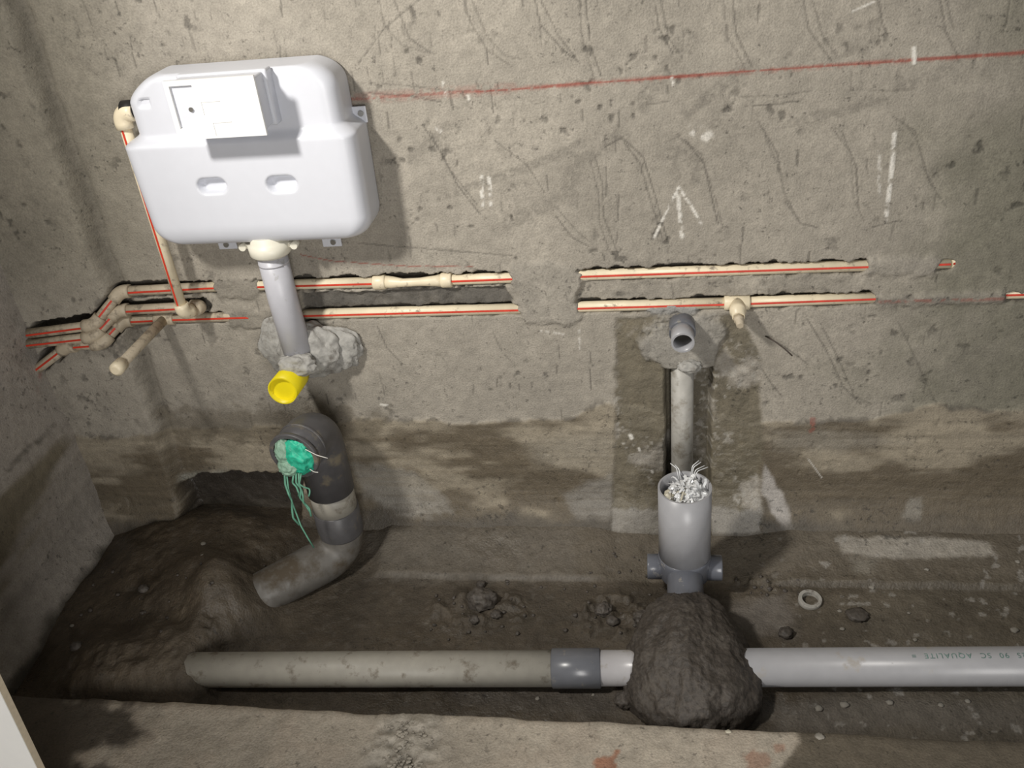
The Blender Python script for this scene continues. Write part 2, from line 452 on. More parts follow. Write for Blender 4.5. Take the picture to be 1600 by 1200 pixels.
# pale lime patches on the coat (px on photo)
def patch(pts, col, amt, soft=.012, nz=.03, sc=None, seed=0, streak=0.0):
    global alb, rgh
    d = sdpoly(X, Z, W(*pts)) + (fbm(X, Z, .03, 4, 90 + seed) - .5) * nz
    m = 1 - sstep(-soft, soft, d)
    if streak: m = m * (1 - streak + streak * sstep(.3, .6, stre))
    alb = mixc(alb, np.array(col) * (.85 + .3 * f2)[..., None], m * amt)
    return m
patch([(545, 720), (600, 725), (660, 745), (710, 790), (640, 800), (575, 775)], (.30, .28, .245), .75, seed=1, streak=.4)
patch([(280, 735), (350, 732), (385, 745), (330, 758), (285, 750)], (.33, .33, .29), .6, seed=2, streak=.6)
patch([(880, 770), (960, 735), (975, 800), (905, 800)], (.26, .245, .22), .7, seed=3, streak=.3)
patch([(1400, 800), (1420, 772), (1440, 772), (1432, 800)], (.27, .25, .215), .7, .008, seed=5, streak=.3)
patch([(1195, 725), (1225, 770), (1240, 815), (1222, 820), (1200, 780), (1190, 770)], (.48, .45, .42), .8, .006, .02, seed=6)
patch([(820, 690), (960, 668), (960, 740), (840, 720)], (.28, .255, .21), .5, .03, seed=7, streak=.5)
patch([(250, 640), (600, 640), (600, 690), (250, 690)], (.105, .085, .055), .55, .02, .09, seed=8)
patch([(1210, 672), (1320, 672), (1420, 690), (1300, 705), (1210, 700)], (.31, .285, .24), .5, .02, seed=9, streak=.5)

# --- panel of patching mortar around the waste pipe, with its chase
pan = sdpoly(X, Z, W((962, 497), (1160, 492), (1185, 560), (1190, 700), (1188, 815), (955, 815), (962, 650))) + (f5 - .5) * .018
pm = 1 - sstep(-.006, .007, pan)
pcol = mixc(np.ones(X.shape + (3,)) * np.array((.165, .143, .102)), (.34, .31, .265), sstep(.52, .66, f4 + .25 * (f2 - .5) + .13 * np.exp(-((X - .055) / .07) ** 2) * sstep(.05, .5, Z)))
pcol *= (.75 + .5 * f5)[..., None]
alb = mixc(alb, pcol, pm); Yw += pm * (.003 + (f5 - .5) * .009); rgh -= pm * .12
fl_ = sstep(.60, .68, fbm(X, Z, .010, 3, 95)) * sstep(.42, .60, f4 + .20 * np.exp(-((X - .055) / .06) ** 2))
alb = mixc(alb, np.array((.40, .375, .33)), fl_ * pm * .75)
pale = pm * (1 - sstep(.085, .10, Z + (f5 - .5) * .05))
alb = mixc(alb, np.array((.30, .28, .25)), pale * .75)
collar = np.hypot((X - P(1068, 530).x) / 1.25, Z - (P(1068, 535).z)) + (f5 - .5) * .05
cm = 1 - sstep(.062, .080, collar)
alb = mixc(alb, np.array((.31, .29, .255)) * (.8 + .4 * f5)[..., None], cm * .9); Yw -= cm * .009
chx0, chx1 = P(1041, 660).x, P(1110, 660).x
chs = np.maximum(np.maximum(chx0 - X, X - chx1), Z - P(1068, 578).z) + (f5 - .5) * .012
ch = 1 - sstep(-.004, .006, chs)
Yw = Yw * (1 - ch) + ch * (.042 + (f5 - .5) * .01)
alb = mixc(alb, alb * .75, ch)
# --- broken out hollow at the wall's foot left of the soil pipe, full of wet mud
hol = sdpoly(X, Z, W((284, 752), (320, 741), (400, 738), (470, 738), (475, 900), (250, 900), (308, 800))) + (f5 - .5) * .03
hm = 1 - sstep(-.004, .010, hol)
Yw = Yw * (1 - hm) + hm * (.035 + (f5 - .5) * .008)
alb = mixc(alb, np.array((.05, .042, .034)), hm); rgh -= hm * .1
# --- mud splash line along the foot
mudl = 1 - sstep(.05, .085, Z + (f4 - .5) * .07 + (f5 - .5) * .03)
alb = mixc(alb, np.array((.095, .082, .065)) * (.7 + .6 * f5)[..., None], mudl * .85 * (1 - pale) * (1 - .5 * sstep(.3, .5, X)))

# --- chases cut for the water pipes
def groove(pts, hw, amp, depth, col=(.105, .094, .078), seed=0, dmul=1.0, up=0.0):
    global Yw, alb
    d = dline(X, Z - up, pts) + (fbm(X, Z, .022, 4, 110 + seed) - .5) * amp
    m = 1 - sstep(hw - .002, hw + .0025, d)
    Yw = np.where(m > 0, np.maximum(Yw, Yw * (1 - m) + m * (depth + (f5 - .5) * .008)), Yw)
    alb = mixc(alb, np.array(col) * (.7 + .6 * f5)[..., None], m * dmul)
    return m
def hrun(x0px, x1px, z, py=450):
    return [(P(x0px, py).x, z), (P(x1px, py).x, z)]
# rough broken strip between the runs at the left
rg = sdpoly(X, Z, W((470, 458), (600, 455), (790, 447), (803, 470), (800, 490), (480, 500))) + (f5 - .5) * .02
rgm = 1 - sstep(-.003, .004, rg)
Yw += rgm * (.009 + (f5 - .5) * .016)
rcol = mixc(np.ones(X.shape + (3,)) * np.array((.12, .11, .095)), (.30, .275, .24), sstep(.5, .62, f2 * .6 + f4 * .4) * sstep(-.55, -.40, X))
alb = mixc(alb, rcol * (.65 + .7 * f5)[..., None], rgm)
rg2 = sdpoly(X, Z, W((905, 440), (1350, 424), (1355, 465), (900, 475))) + (f5 - .5) * .02
rgm2 = 1 - sstep(-.003, .004, rg2)
Yw += rgm2 * (.003 + (f4 - .5) * .02); alb = mixc(alb, alb * (.65 + .6 * f5)[..., None], rgm2)
groove(hrun(352, 800, ZU), .0165, .024, .026, seed=1, up=.003)
groove(hrun(905, 1340, ZU), .0150, .020, .026, seed=2, up=.004)
groove(hrun(1450, 1478, ZU), .010, .016, .02, seed=3)
groove(hrun(470, 808, ZL), .0135, .012, .026, seed=4, up=.002)
groove(hrun(890, 1358, ZL), .0145, .018, .026, seed=5, up=.004)
groove(hrun(1360, 1480, ZL), .006, .022, .004, seed=6)
groove(hrun(1555, 1640, ZL), .011, .014, .012, seed=6)
for pts, s in ((A_PTS, 7), (B_PTS, 8), (C_PTS, 9)):
    groove([(p.x, p.z) for p in pts], .0185, .016, .022, seed=s, up=.004)
groove([(A_PTS[-1].x, ZU), (P(330, 460).x, ZU)], .0175, .016, .024, seed=10, up=.003)
groove([(B_PTS[-1].x, B_PTS[-1].z), (P(318, 476).x, P(318, 476).z)], .017, .012, .024, seed=12)
groove([(C_PTS[-1].x, ZL), (P(345, 500).x, ZL)], .013, .012, .022, seed=13)
# hidden lengths: half buried behind smears
def cover(x0, x1, z, hw, yy, col=(.325, .297, .252), seed=0, am=1.0):
    global Yw, alb
    d = dline(X, Z, hrun(x0, x1, z)) + (fbm(X, Z, .03, 4, 130 + seed) - .5) * .03
    m = 1 - sstep(hw - .008, hw + .010, d); yy = max(yy, -.0055)
    Yw = Yw * (1 - m) + m * (yy + (f5 - .5) * .004 + (f4 - .5) * .004)
    alb = mixc(alb, np.array(col) * (.75 + .5 * f2)[..., None], m * am)
cover(345, 395, ZU, .022, -.008, (.27, .245, .205), 1)
cover(355, 455, ZL - .004, .020, -.007, (.27, .245, .205), 2)
cover(820, 885, ZU, .036, -.010, seed=3); cover(828, 878, ZL, .036, -.011, seed=4); cover(825, 880, (ZU + ZL) / 2, .03, -.009, seed=5)
cover(1362, 1445, ZU, .02, -.009, seed=6); cover(1378, 1560, ZL, .012, -.0065, seed=7, am=.6)
cover(1010, 1085, ZL - .006, .010, -.010, (.33, .32, .30), 8)

# --- red snapped line, chalk marks, red rubs
redm = np.zeros(X.shape)
stamp(redm, W((520, 158), (560, 154), (760, 142)), .0034, .55, .46, 1)
stamp(redm, W((745, 144), (1000, 124), (1300, 102)), .0024, .80, .22, 2)
stamp(redm, W((1290, 103), (1600, 82), (2600, 12)), .0024, .80, .22, 3)
stamp(redm, W((540, 155), (800, 138)), .012, .22, .42, 4)
stamp(redm, W((780, 141), (1100, 117), (1600, 82)), .006, .28, .48, 8)
stamp(redm, W((470, 398), (520, 408), (640, 416), (740, 417)), .0014, .7, .3, 5)
stamp(redm, W((1375, 470), (1500, 467), (1600, 464)), .004, .45, .52, 6)
stamp(redm, W((1270, 655), (1268, 672)), .007, .5, .5, 7)
alb = mixc(alb, np.array((.30, .055, .035)), redm)
chk = np.zeros(X.shape)
for pts, w, a, r in ([[(1022, 372), (1045, 322), (1060, 294)], .0030, .9, .34], [[(1061, 293), (1080, 322), (1096, 350)], .0030, .95, .36], [[(1058, 296), (1062, 330), (1066, 370)], .0045, .9, .44],
                     [[(752, 276), (754, 324)], .0040, .95, .42], [[(764, 277), (767, 322)], .0038, .95, .42], [[(1398, 209), (1393, 270), (1384, 346)], .0042, 1, .42],
                     [[(1375, 232), (1373, 310)], .0038, .5, .5], [[(1332, 18), (1365, 3)], .0020, .8, .46], [[(1428, 76), (1429, 98)], .0040, 1, .2], [[(1085, 203), (1105, 212)], .012, .7, .6],
                     [[(693, 128), (698, 160)], .003, .8, .55], [[(730, 148), (733, 156)], .003, .9, .45], [[(1050, 122), (1052, 132)], .003, .9, .5], [[(682, 200), (688, 205)], .004, .8, .5],
                     [[(845, 517), (880, 522)], .003, .55, .5], [[(905, 515), (906, 545)], .002, .6, .5], [[(960, 690), (990, 695)], .003, .4, .6], [[(595, 632), (605, 633)], .003, .9, .3],
                     [[(985, 680), (987, 684)], .005, 1, .2], [[(998, 700), (1000, 704)], .003, 1, .2], [[(1018, 735), (1020, 738)], .003, 1, .2], [[(1262, 715), (1284, 745)], .0014, .7, .3]):
    stamp(chk, W(*pts), w, a, r, 11)
alb = mixc(alb, np.array((.72, .69, .63)), chk); Yw -= chk * .0008
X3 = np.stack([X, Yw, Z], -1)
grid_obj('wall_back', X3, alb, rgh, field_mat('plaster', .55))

# ================================================================== LEFT WALL
ys = axis(-2.6, .06, -1.0, .06, .006, .05)
zs2 = axis(-.02, 2.5, -.02, 1.35, .006, .05)
Yl, Zl = np.meshgrid(ys, zs2, indexing='ij')
g1 = fbm(Yl, Zl, .3, 5, 201); g2 = fbm(Yl, Zl, .05, 4, 211); g4 = fbm(Yl, Zl, .12, 4, 221)
stl = vn(Yl * .06, Zl, .014, 231) * .5 + vn(Yl * .05, Zl, .03, 233) * .5
Xl = LX + (g1 - .5) * .014 + (g2 - .5) * .005
albl = np.ones(Yl.shape + (3,)) * np.array((.37, .335, .295)) * (.75 + .5 * g1)[..., None] * (.85 + .3 * g2)[..., None]
zel = .40 + .10 * Yl * 0 + (g4 - .5) * .05
ctl = 1 - sstep(-.006, .006, Zl - zel)
swl = fbm(Yl * .25, Zl, .11, 3, 241)
cl = mixc(np.ones(Yl.shape + (3,)) * np.array((.36, .325, .285)), (.20, .172, .122), sstep(.48, .66, swl + (stl - .5) * .2)) * (.85 + .3 * stl)[..., None]
albl = mixc(albl, cl, ctl)
Xl += ctl * (.005 + .003 * stl) + ctl * .045 * sstep(0, 1, np.clip((.15 - Zl) / .15, 0, 1)) ** 1.6
crk = np.exp(-((Zl - zel) / .006) ** 2) * sstep(.45, .6, g2)
albl = mixc(albl, np.array((.10, .09, .07)), crk * .7)
score_l = np.zeros(Yl.shape)
for k in range(60):
    y0, z0 = rs.uniform(-.9, 0), rs.uniform(.4, 1.3)
    d = dline(Yl, Zl, [(y0, z0), (y0 + rs.uniform(-.03, .03), z0 - rs.uniform(.02, .09))])
    score_l = np.maximum(score_l, (1 - sstep(.001, .0045, d)) * rs.uniform(.2, .6))
albl = mixc(albl, albl * .5, score_l)
rl = 1 - sstep(.003, .009, dline(Yl, Zl, [(PIER_Y - .02, C_PTS[0].z - .002), (-.085, C_PTS[0].z - .035)]))
albl = mixc(albl, np.array((.42, .13, .10)), rl * .5 * sstep(.4, .6, g2))
ml = 1 - sstep(.02, .05, Zl + (g2 - .5) * .04)
albl = mixc(albl, np.array((.085, .075, .058)), ml)
grid_obj('wall_left', np.stack([Xl, Yl, Zl], -1), albl, np.full(Yl.shape, .88), field_mat('plaster_left', .5), flip=True)

# ================================================================== TRENCH FLOOR
xf = axis(LX - .03, 1.9, LX - .03, .97, .004, .03)
yf = np.arange(-.70, .08, .004)
SX, SY = P(600, 900).x, -.185
def floor_h(x, y):
    x = np.asarray(x, float); y = np.asarray(y, float)
    a1 = fbm(x, y, .25, 4, 301); a2 = fbm(x, y, .045, 4, 311); a3 = fbm(x, y, .014, 3, 321)
    h = (a1 - .5) * .010 + (a2 - .5) * .006 + (a3 - .5) * .0025
    bench = sstep(SY - .004 + (a2 - .5) * .006, SY + .006 + (a2 - .5) * .006, y)
    bx = sstep(-.74, -.70, x) * (1 - sstep(-.16, -.10, x) * (1 - sstep(.20, .32, x)))
    h = h + bench * bx * (.014 + .034 * sstep(SY, -.02, y))
    h = h + (1 - bx) * .035 * sstep(-.20, -.02, y)
    # mud heaped over the soil pipe's tail, the drain's buried end and the corner
    def heap(cx, cy, rx, ry, hh, pw=.15):
        q = np.hypot((x - cx) / rx, (y - cy) / ry) + (a2 - .5) * .12 + (a1 - .5) * .35
        return hh * sstep(1.0, pw, q)
    h = h + heap(-1.18, -.28, .42, .42, .050, .1) + heap(-1.19, -.16, .30, .20, .045) + heap(-1.09, -.33, .24, .20, .058, .2) + heap(-1.035, -.335, .115, .15, .058, .30)
    rx_ = sstep(-.985, -1.055, x + (a2 - .5) * .06) * sstep(-1.50, -1.20, x)
    h = h + rx_ * (.075 + (a2 - .5) * .03) * sstep(.15, .02, np.abs(y + .535 + (a1 - .5) * .05)) + heap(-1.40, -.30, .22, .30, .02)
    h = h + heap(.05, -.43, .22, .20, .03)
    rub = np.maximum(np.maximum(1 - np.hypot((x + .43) / .17, (y + .29) / .09), 1 - np.hypot((x + .12) / .12, (y + .30) / .10)),
                     np.maximum((1 - np.hypot((x + 1.1) / .4, (y + .3) / .25)) * .12, 1 - np.hypot((x - .22) / .09, (y + .20) / .04)))
    rub = np.clip(rub, 0, 1)
    h = h + sstep(0, .5, rub) * ((fbm(x, y, .03, 4, 331) - .42).clip(0) * .05)
    return h
Xf, Yf = np.meshgrid(xf, yf, indexing='ij')
Zf = floor_h(Xf, Yf)
a1 = fbm(Xf, Yf, .25, 5, 341); a2 = fbm(Xf, Yf, .05, 5, 351); a3 = fbm(Xf, Yf, .018, 3, 361); a4 = fbm(Xf, Yf * 2.2, .16, 4, 371)
albf = np.ones(Xf.shape + (3,)) * np.array((.094, .076, .055))
albf *= (.55 + .9 * a1)[..., None] * (.75 + .5 * a2)[..., None] * (.85 + .3 * a3)[..., None]
lf = 1 - sstep(-1.25, -.75, Xf + (a1 - .5) * .3)
albf = mixc(albf, albf * np.array((.80, .76, .70)), lf)
rt = sstep(.20, .55, Xf + (a1 - .5) * .3)
albf = mixc(albf, np.array((.150, .130, .100)) * (.6 + .8 * a4)[..., None], rt * .8)
benm = sstep(SY - .002, SY + .006, Yf) * sstep(-.74, -.70, Xf)
albf = mixc(albf, np.array((.150, .128, .098)) * (.65 + .7 * a4)[..., None], benm * .7)
def fpatch(pts, col, amt, soft=.012, nz=.04, z=.02, seed=0):
    global albf
    q = [(G(a, b, z).x, G(a, b, z).y) for a, b in pts]
    m = 1 - sstep(-soft, soft, sdpoly(Xf, Yf, q) + (fbm(Xf, Yf, .04, 4, 380 + seed) - .5) * nz)
    albf = mixc(albf, np.array(col) * (.8 + .4 * a2)[..., None], m * amt)
fpatch([(1310, 835), (1420, 838), (1545, 840), (1560, 858), (1400, 862), (1320, 855)], (.36, .33, .285), .9, .006, .02, .05, 1)
fpatch([(1330, 865), (1380, 865), (1360, 885), (1340, 880)], (.27, .25, .21), .5, .012, .03, .04, 2)
fpatch([(1140, 945), (1230, 925), (1240, 990), (1150, 995)], (.19, .17, .15), .7, .02, .04, .0, 3)
fpatch([(1200, 1100), (1300, 1090), (1600, 1100), (1600, 1140), (1220, 1140)], (.185, .165, .14), .6, .02, .04, .0, 4)
fpatch([(560, 830), (900, 830), (900, 898), (610, 898)], (.145, .128, .105), .5, .02, .04, .03, 5)
fpatch([(700, 1075), (960, 1075), (960, 1120), (720, 1105)], (.115, .10, .085), .6, .02, .04, .0, 6)
lime = sstep(.70, .76, fbm(Xf, Yf, .022, 3, 391)) * (sstep(.2, .4, Xf) * .8 + .12)
albf = mixc(albf, np.array((.34, .32, .29)), lime * .7)
lip = .6 * np.exp(-((Yf - SY) / .0025) ** 2) * sstep(-.72, -.69, Xf) * (1 - sstep(-.18, -.14, Xf)) * sstep(.40, .55, a2)
albf = mixc(albf, np.array((.28, .26, .23)), lip * .7)
rgf = .72 - .28 * sstep(.42, .62, fbm(Xf, Yf, .2, 3, 395))
grid_obj('floor', np.stack([Xf, Yf, Zf], -1), albf, rgf, field_mat('wet_earth', .8, 200))

# ================================================================== RAISED FRONT LEDGE (old floor level)
LZ, LYE = .085, -.660
xl_ = axis(LX - .03, 1.9, LX - .03, .9, .005, .05)
yy = np.concatenate([np.linspace(-3.0, -1.2, 20), np.arange(-1.19, LYE - .012, .005)])
Xk, Yk = np.meshgrid(xl_, yy, indexing='ij')
b1 = fbm(Xk, Yk, .25, 5, 401); b2 = fbm(Xk, Yk, .05, 5, 411); b3 = fbm(Xk, Yk, .016, 3, 421)
Zk = LZ + (b1 - .5) * .008 + (b2 - .5) * .004
ctr = P(630, 1180, -.75)
crm = 1 - sstep(.04, .10, np.hypot(Xk - ctr.x, (Yk - ctr.y) * .55) + (b2 - .5) * .06)
Zk += crm * (b3 - .5) * .016
albk = np.ones(Xk.shape + (3,)) * np.array((.43, .38, .31)) * (.65 + .7 * b1)[..., None] * (.75 + .5 * b2)[..., None]
albk = mixc(albk, np.array((.39, .33, .265)), sstep(.5, .65, b2) * .5)
def kpatch(pts, col, amt, soft=.012, nz=.05, seed=0):
    global albk
    q = [(G(a, b, LZ).x, G(a, b, LZ).y) for a, b in pts]
    m = 1 - sstep(-soft, soft, sdpoly(Xk, Yk, q) + (fbm(Xk, Yk, .05, 4, 430 + seed) - .5) * nz)
    albk = mixc(albk, np.array(col) * (.7 + .6 * b2)[..., None], m * amt); return m
kpatch([(-300, 1060), (150, 1090), (225, 1100), (220, 1150), (190, 1165), (130, 1185), (190, 1200), (200, 1240), (-300, 1400)], (.062, .05, .037), .95, .02, .09, 1)
kpatch([(1250, 1125), (1800, 1140), (1800, 1500), (1150, 1500), (1215, 1200), (1245, 1160)], (.120, .10, .072), .95, .006, .02, 2)
kpatch([(1172, 1184), (1200, 1176), (1206, 1200), (1180, 1206)], (.33, .14, .08), .5, .003, .07, 3); kpatch([(1212, 1164), (1224, 1164), (1226, 1172), (1214, 1174)], (.33, .14, .08), .5, .003, .02, 5)
kpatch([(930, 1190), (960, 1185), (965, 1215), (925, 1215)], (.35, .12, .05), .7, .003, .09, 4)
albk = mixc(albk, np.array((.36, .33, .28)) * (.6 + .8 * b3)[..., None], crm * .8)
# front nose of the ledge, rolled over the edge
n0 = Zk.shape[1]
jit = (fbm(Xk[:, -1], Xk[:, -1] * 0, .12, 4, 440) - .5) * .016
rows = [(-.006, -.001), (-.001, -.004), (.002, -.010), (.004, -.05), (.004, -.12)]
XX = np.concatenate([Xk] + [Xk[:, -1:]] * len(rows), 1)
YY = np.concatenate([Yk] + [(LYE + jit + r[0])[:, None] for r in rows], 1)
ZZ = np.concatenate([Zk] + [(Zk[:, -1] + r[1])[:, None] for r in rows], 1)
AA = np.concatenate([albk] + [albk[:, -1:]] * len(rows), 1)
grid_obj('floor_ledge', np.stack([XX, YY, ZZ], -1), AA, np.full(XX.shape, .85), field_mat('old_concrete', .5, 240))

# ================================================================== CISTERN
CB = -.008                                           # back plane
def front_pt(px, py, y): return P(px, py, y)
YU, YLW = -.096, -.113                               # front of upper and lower half
z_top = P(385, 97, CB - .02).z
z_bot = P(405, 376, YLW + .03).z
xl_low, xr_low = P(228, 300, YLW + .05).x, P(583, 300, -.05).x
xl_up, xr_up = P(205, 165, -.07).x, P(540, 150, -.04).x
z_sh = P(300, 222, YLW).z                            # shoulder level
def tank_ring(z):
    t = float(sstep(z_sh - .010, z_sh + .014, np.array(z)))
    x0 = xl_low * (1 - t) + xl_up * t; x1 = xr_low * (1 - t) + xr_up * t
    yf = YLW * (1 - t) + YU * t
    R = .050
    if z < z_bot + R:
        q = 1 - (z - z_bot) / R; s = R * (1 - math.sqrt(max(0, 1 - q * q)))
        x0 += s * .9; x1 -= s * .9; yf += s * .55
    if z < z_sh:                                     # slight draft to the bottom
        k = (z_sh - z) / (z_sh - z_bot); x0 += .010 * k; x1 -= .004 * k
    cut = .055
    if z > z_top - cut:
        q = (z - (z_top - cut)) / cut
        x0 += .066 * q ** 1.6; x1 -= .040 * q ** 2.6
    if z > z_top - .014:
        q = (z - (z_top - .014)) / .014; s = .012 * (1 - math.sqrt(max(0, 1 - q * q)))
        x0 += s; x1 -= s; yf += s
    return x0, x1, yf
NZ = 130
zl = np.concatenate([z_bot + .05 * (1 - np.cos(np.linspace(0, math.pi / 2, 18))), np.linspace(z_bot + .052, z_top - .015, 90), z_top - .014 + .014 * np.sin(np.linspace(0, math.pi / 2, 9))])
NS, NC, NFr = 14, 10, 130
V, Fc = [], []
ovals = [(P(331, 291, YLW), .030, .0155), (P(440, 288, YLW), .031, .0160)]
lat = [P(222, 162, YU)]
for z in zl:
    x0, x1, yf = tank_ring(float(z))
    rc = min(.034, (x1 - x0) * .2, abs(yf - CB) * .6)
    ring = []
    for k in range(NS): ring.append((x0, CB + (yf + rc - CB) * k / NS))
    for k in range(NC): a = math.pi / 2 * k / NC; ring.append((x0 + rc - rc * math.cos(a), yf + rc - rc * math.sin(a)))
    for k in range(NFr): ring.append((x0 + rc + (x1 - x0 - 2 * rc) * k / NFr, yf))
    for k in range(NC): a = math.pi / 2 * k / NC; ring.append((x1 - rc + rc * math.sin(a), yf + rc - rc * math.cos(a)))
    for k in range(NS + 1): ring.append((x1, yf + rc + (CB - yf - rc) * k / NS))
    for (x, y) in ring:
        if abs(y - yf) < 1e-4:
            for c, rx, rz in ovals:
                dx = max(0, abs(x - c.x) - (rx - rz)); dd = math.hypot(dx, z - c.z)
                y += .020 * float(1 - sstep(rz * .62, rz * 1.22, np.array(dd)))
            c = lat[0]
            if abs(z - c.z) < .014 and x < c.x + .016: y += .006 * float(1 - sstep(.007, .010, np.array(abs(z - c.z))))
        V.append((x, y, z))
m = len(V) // len(zl)
for i in range(len(zl) - 1):
    for k in range(m):
        k2 = (k + 1) % m
        Fc.append((i * m + k, i * m + k2, (i + 1) * m + k2, (i + 1) * m + k))
Fc.append(tuple(reversed(range(m)))); Fc.append(tuple(range((len(zl) - 1) * m, len(zl) * m)))
cist = empty('concealed_cistern', ((xl_low + xr_low) / 2, CB, z_bot), 'white plastic concealed toilet cistern mounted on the plaster wall', 'cistern')
tank = link('tank', pydata('tank', V, Fc, [True] * (len(Fc) - 2) + [False, False]), M_WHITE, cist)
# access box: sleeve and front plate
YB = -.180
bt = [P(254, 126, YB), P(397, 119, YB), P(416, 212, YB), P(278, 219, YB)]
bx0 = (bt[0].x + bt[3].x) / 2; bx1 = (bt[1].x + bt[2].x) / 2; bz1 = (bt[0].z + bt[1].z) / 2; bz0 = (bt[2].z + bt[3].z) / 2
pl = []
wx0, wx1, wz0, wz1 = bx0 + .010, bx0 + .056, bz0 + .022, bz1 - .010
th = .006
for (u0, u1, v0, v1) in ((bx0, wx0, bz0, bz1), (wx1, bx1, bz0, bz1), (wx0, wx1, bz0, wz0), (wx0, wx1, wz1, bz1)):
    pl.append(box_data(((u0 + u1) / 2, YB + th / 2, (v0 + v1) / 2), (u1 - u0, th, v1 - v0)))
pl.append(box_data(((wx0 + wx1) / 2, YB + .011, (wz0 + wz1) / 2), (wx1 - wx0 + .002, .004, wz1 - wz0 + .002)))
for (u, v) in ((.085, .070), (.098, .030)):          # faint pressed marks
    pl.append(box_data((bx0 + u, YB - .0004, bz0 + v), (.038, .0012, .0012))); pl.append(box_data((bx0 + u - .019, YB - .0004, bz0 + v - .012), (.0012, .0012, .024)))
abox = link('access_box', pydata('access_box', *merge(pl)), M_WHITE2, cist); abox['label'] = 'bright white access box standing out of the tank front'
ins = .012
link('sleeve', pydata('sleeve', *merge([box_data(((bx0 + bx1) / 2, (YB + th + YU + .01) / 2, (bz0 + bz1) / 2), (bx1 - bx0 - ins, abs(YB + th - YU - .01), bz1 - bz0 - ins), .004),
      box_data(((bx0 + bx1) / 2, YU - .012, (bz0 + bz1) / 2), (bx1 - bx0 + .004, .030, bz1 - bz0 - .004), .005)])), M_WHITE, abox)
sp = Vector((wx1 - .016, YB + .009, (wz0 + wz1) / 2 - .006))
tube('screw', [sp, sp + Vector((0, -.006, 0))], .0045, M_STEEL, abox, 12)
# brackets
def bracket(px, py, w, h, spx, spy, y=-.012):
    c = P(px, py, y)
    b = box('mounting_bracket', c, (w, .005, h), M_IVORY if False else M_WHITE, cist, .002)
    s = P(spx, spy, y - .003)
    tube('screw', [s, s + Vector((0, -.004, 0))], .006, M_STEEL, b, 12)
bracket(560, 179, .036, .034, 564, 177); bracket(354, 376, .044, .040, 354, 382); bracket(517, 370, .044, .046, 521, 378)
# outlet collar with lugs
FY = -.066
fp_top = P(420, 378, FY)
FXC = fp_top.x
oc = merge([tube_data([(FXC, FY, fp_top.z + .020), (FXC, FY, fp_top.z + .004), (FXC, FY, fp_top.z + .003), (FXC, FY, fp_top.z - .022), (FXC, FY, fp_top.z - .028)], [.040, .040, .047, .046, .040], 36),
            box_data((FXC - .052, FY, fp_top.z - .006), (.030, .016, .012), .003), box_data((FXC + .052, FY, fp_top.z - .006), (.030, .016, .012), .003),
            tube_data([(FXC - .058, FY - .014, fp_top.z - .006), (FXC - .058, FY + .014, fp_top.z - .006)], .008, 12),
            tube_data([(FXC + .060, FY - .014, fp_top.z - .006), (FXC + .060, FY + .014, fp_top.z - .006)], .008, 12)])
link('outlet_collar', pydata('outlet_collar', *oc), M_IVORY, cist)
inl = P(199, 172, -.055)
tube('inlet_washer', [inl + Vector((-.008, 0, 0)), inl + Vector((.020, 0, 0))], .020, M_BLACK, cist, 20)

# ================================================================== FLUSH PIPE, ITS MORTAR AND THE YELLOW CAP
zfb = P(463, 548, -.06).z
fl = empty('flush_pipe', (FXC, FY, zfb), 'pale grey vertical flush pipe dropping from the white cistern into a mortar lump', 'pipe')
tube('pipe', [(FXC, FY, fp_top.z - .020), (FXC, FY, (fp_top.z + zfb) / 2), (FXC + .002, FY + .008, zfb - .03)], .0335, M_FLUSH, fl, 36)
tube('ring', [(FXC, FY, fp_top.z - .045), (FXC, FY, fp_top.z - .050)], .0342, M_FLUSH, fl, 36)
capc = P(441, 611, -.150); capb = P(461, 585, -.070)
tube('outlet_spigot', [capb + Vector((0, .05, .0)), capb + (capc - capb) * .3], .0300, M_FLUSH, fl, 24)
mp = P(470, 545, -.02)
lump = link('mortar_lump', pydata('mortar_lump', *merge([blob_data((FXC + .022, -.026, mp.z), (.080, .044, .072), 5, .20, 1.5, 3, 3), blob_data((FXC - .062, -.008, mp.z + .0), (.050, .016, .080), 5, .22, 1.6, 5, 3),
        blob_data((FXC + .006, -.088, zfb - .020), (.046, .026, .030), 5, .20, 1.6, 14, 3),
        blob_data((FXC + .085, -.012, mp.z - .005), (.056, .022, .058), 5, .22, 1.6, 8, 3)])), M_MORT)
recentre(lump, (FXC, 0, mp.z - .07)); tag(lump, 'rough light grey mortar lump packed around the flush pipe elbow', 'mortar')
dirc = (capc - capb).normalized()
cap = empty('protective_cap', capb, 'bright yellow plastic cap on the flush outlet above the dark elbow', 'cap')
tube('cap_wall', [capb - dirc * .004, capb + dirc * .01, capc], [.0335, .0340, .0345], M_YEL, cap, 36, inner=.0315)
tube('cap_disc', [capc - dirc * .016, capc - dirc * .012], .0320, M_YEL, cap, 36)

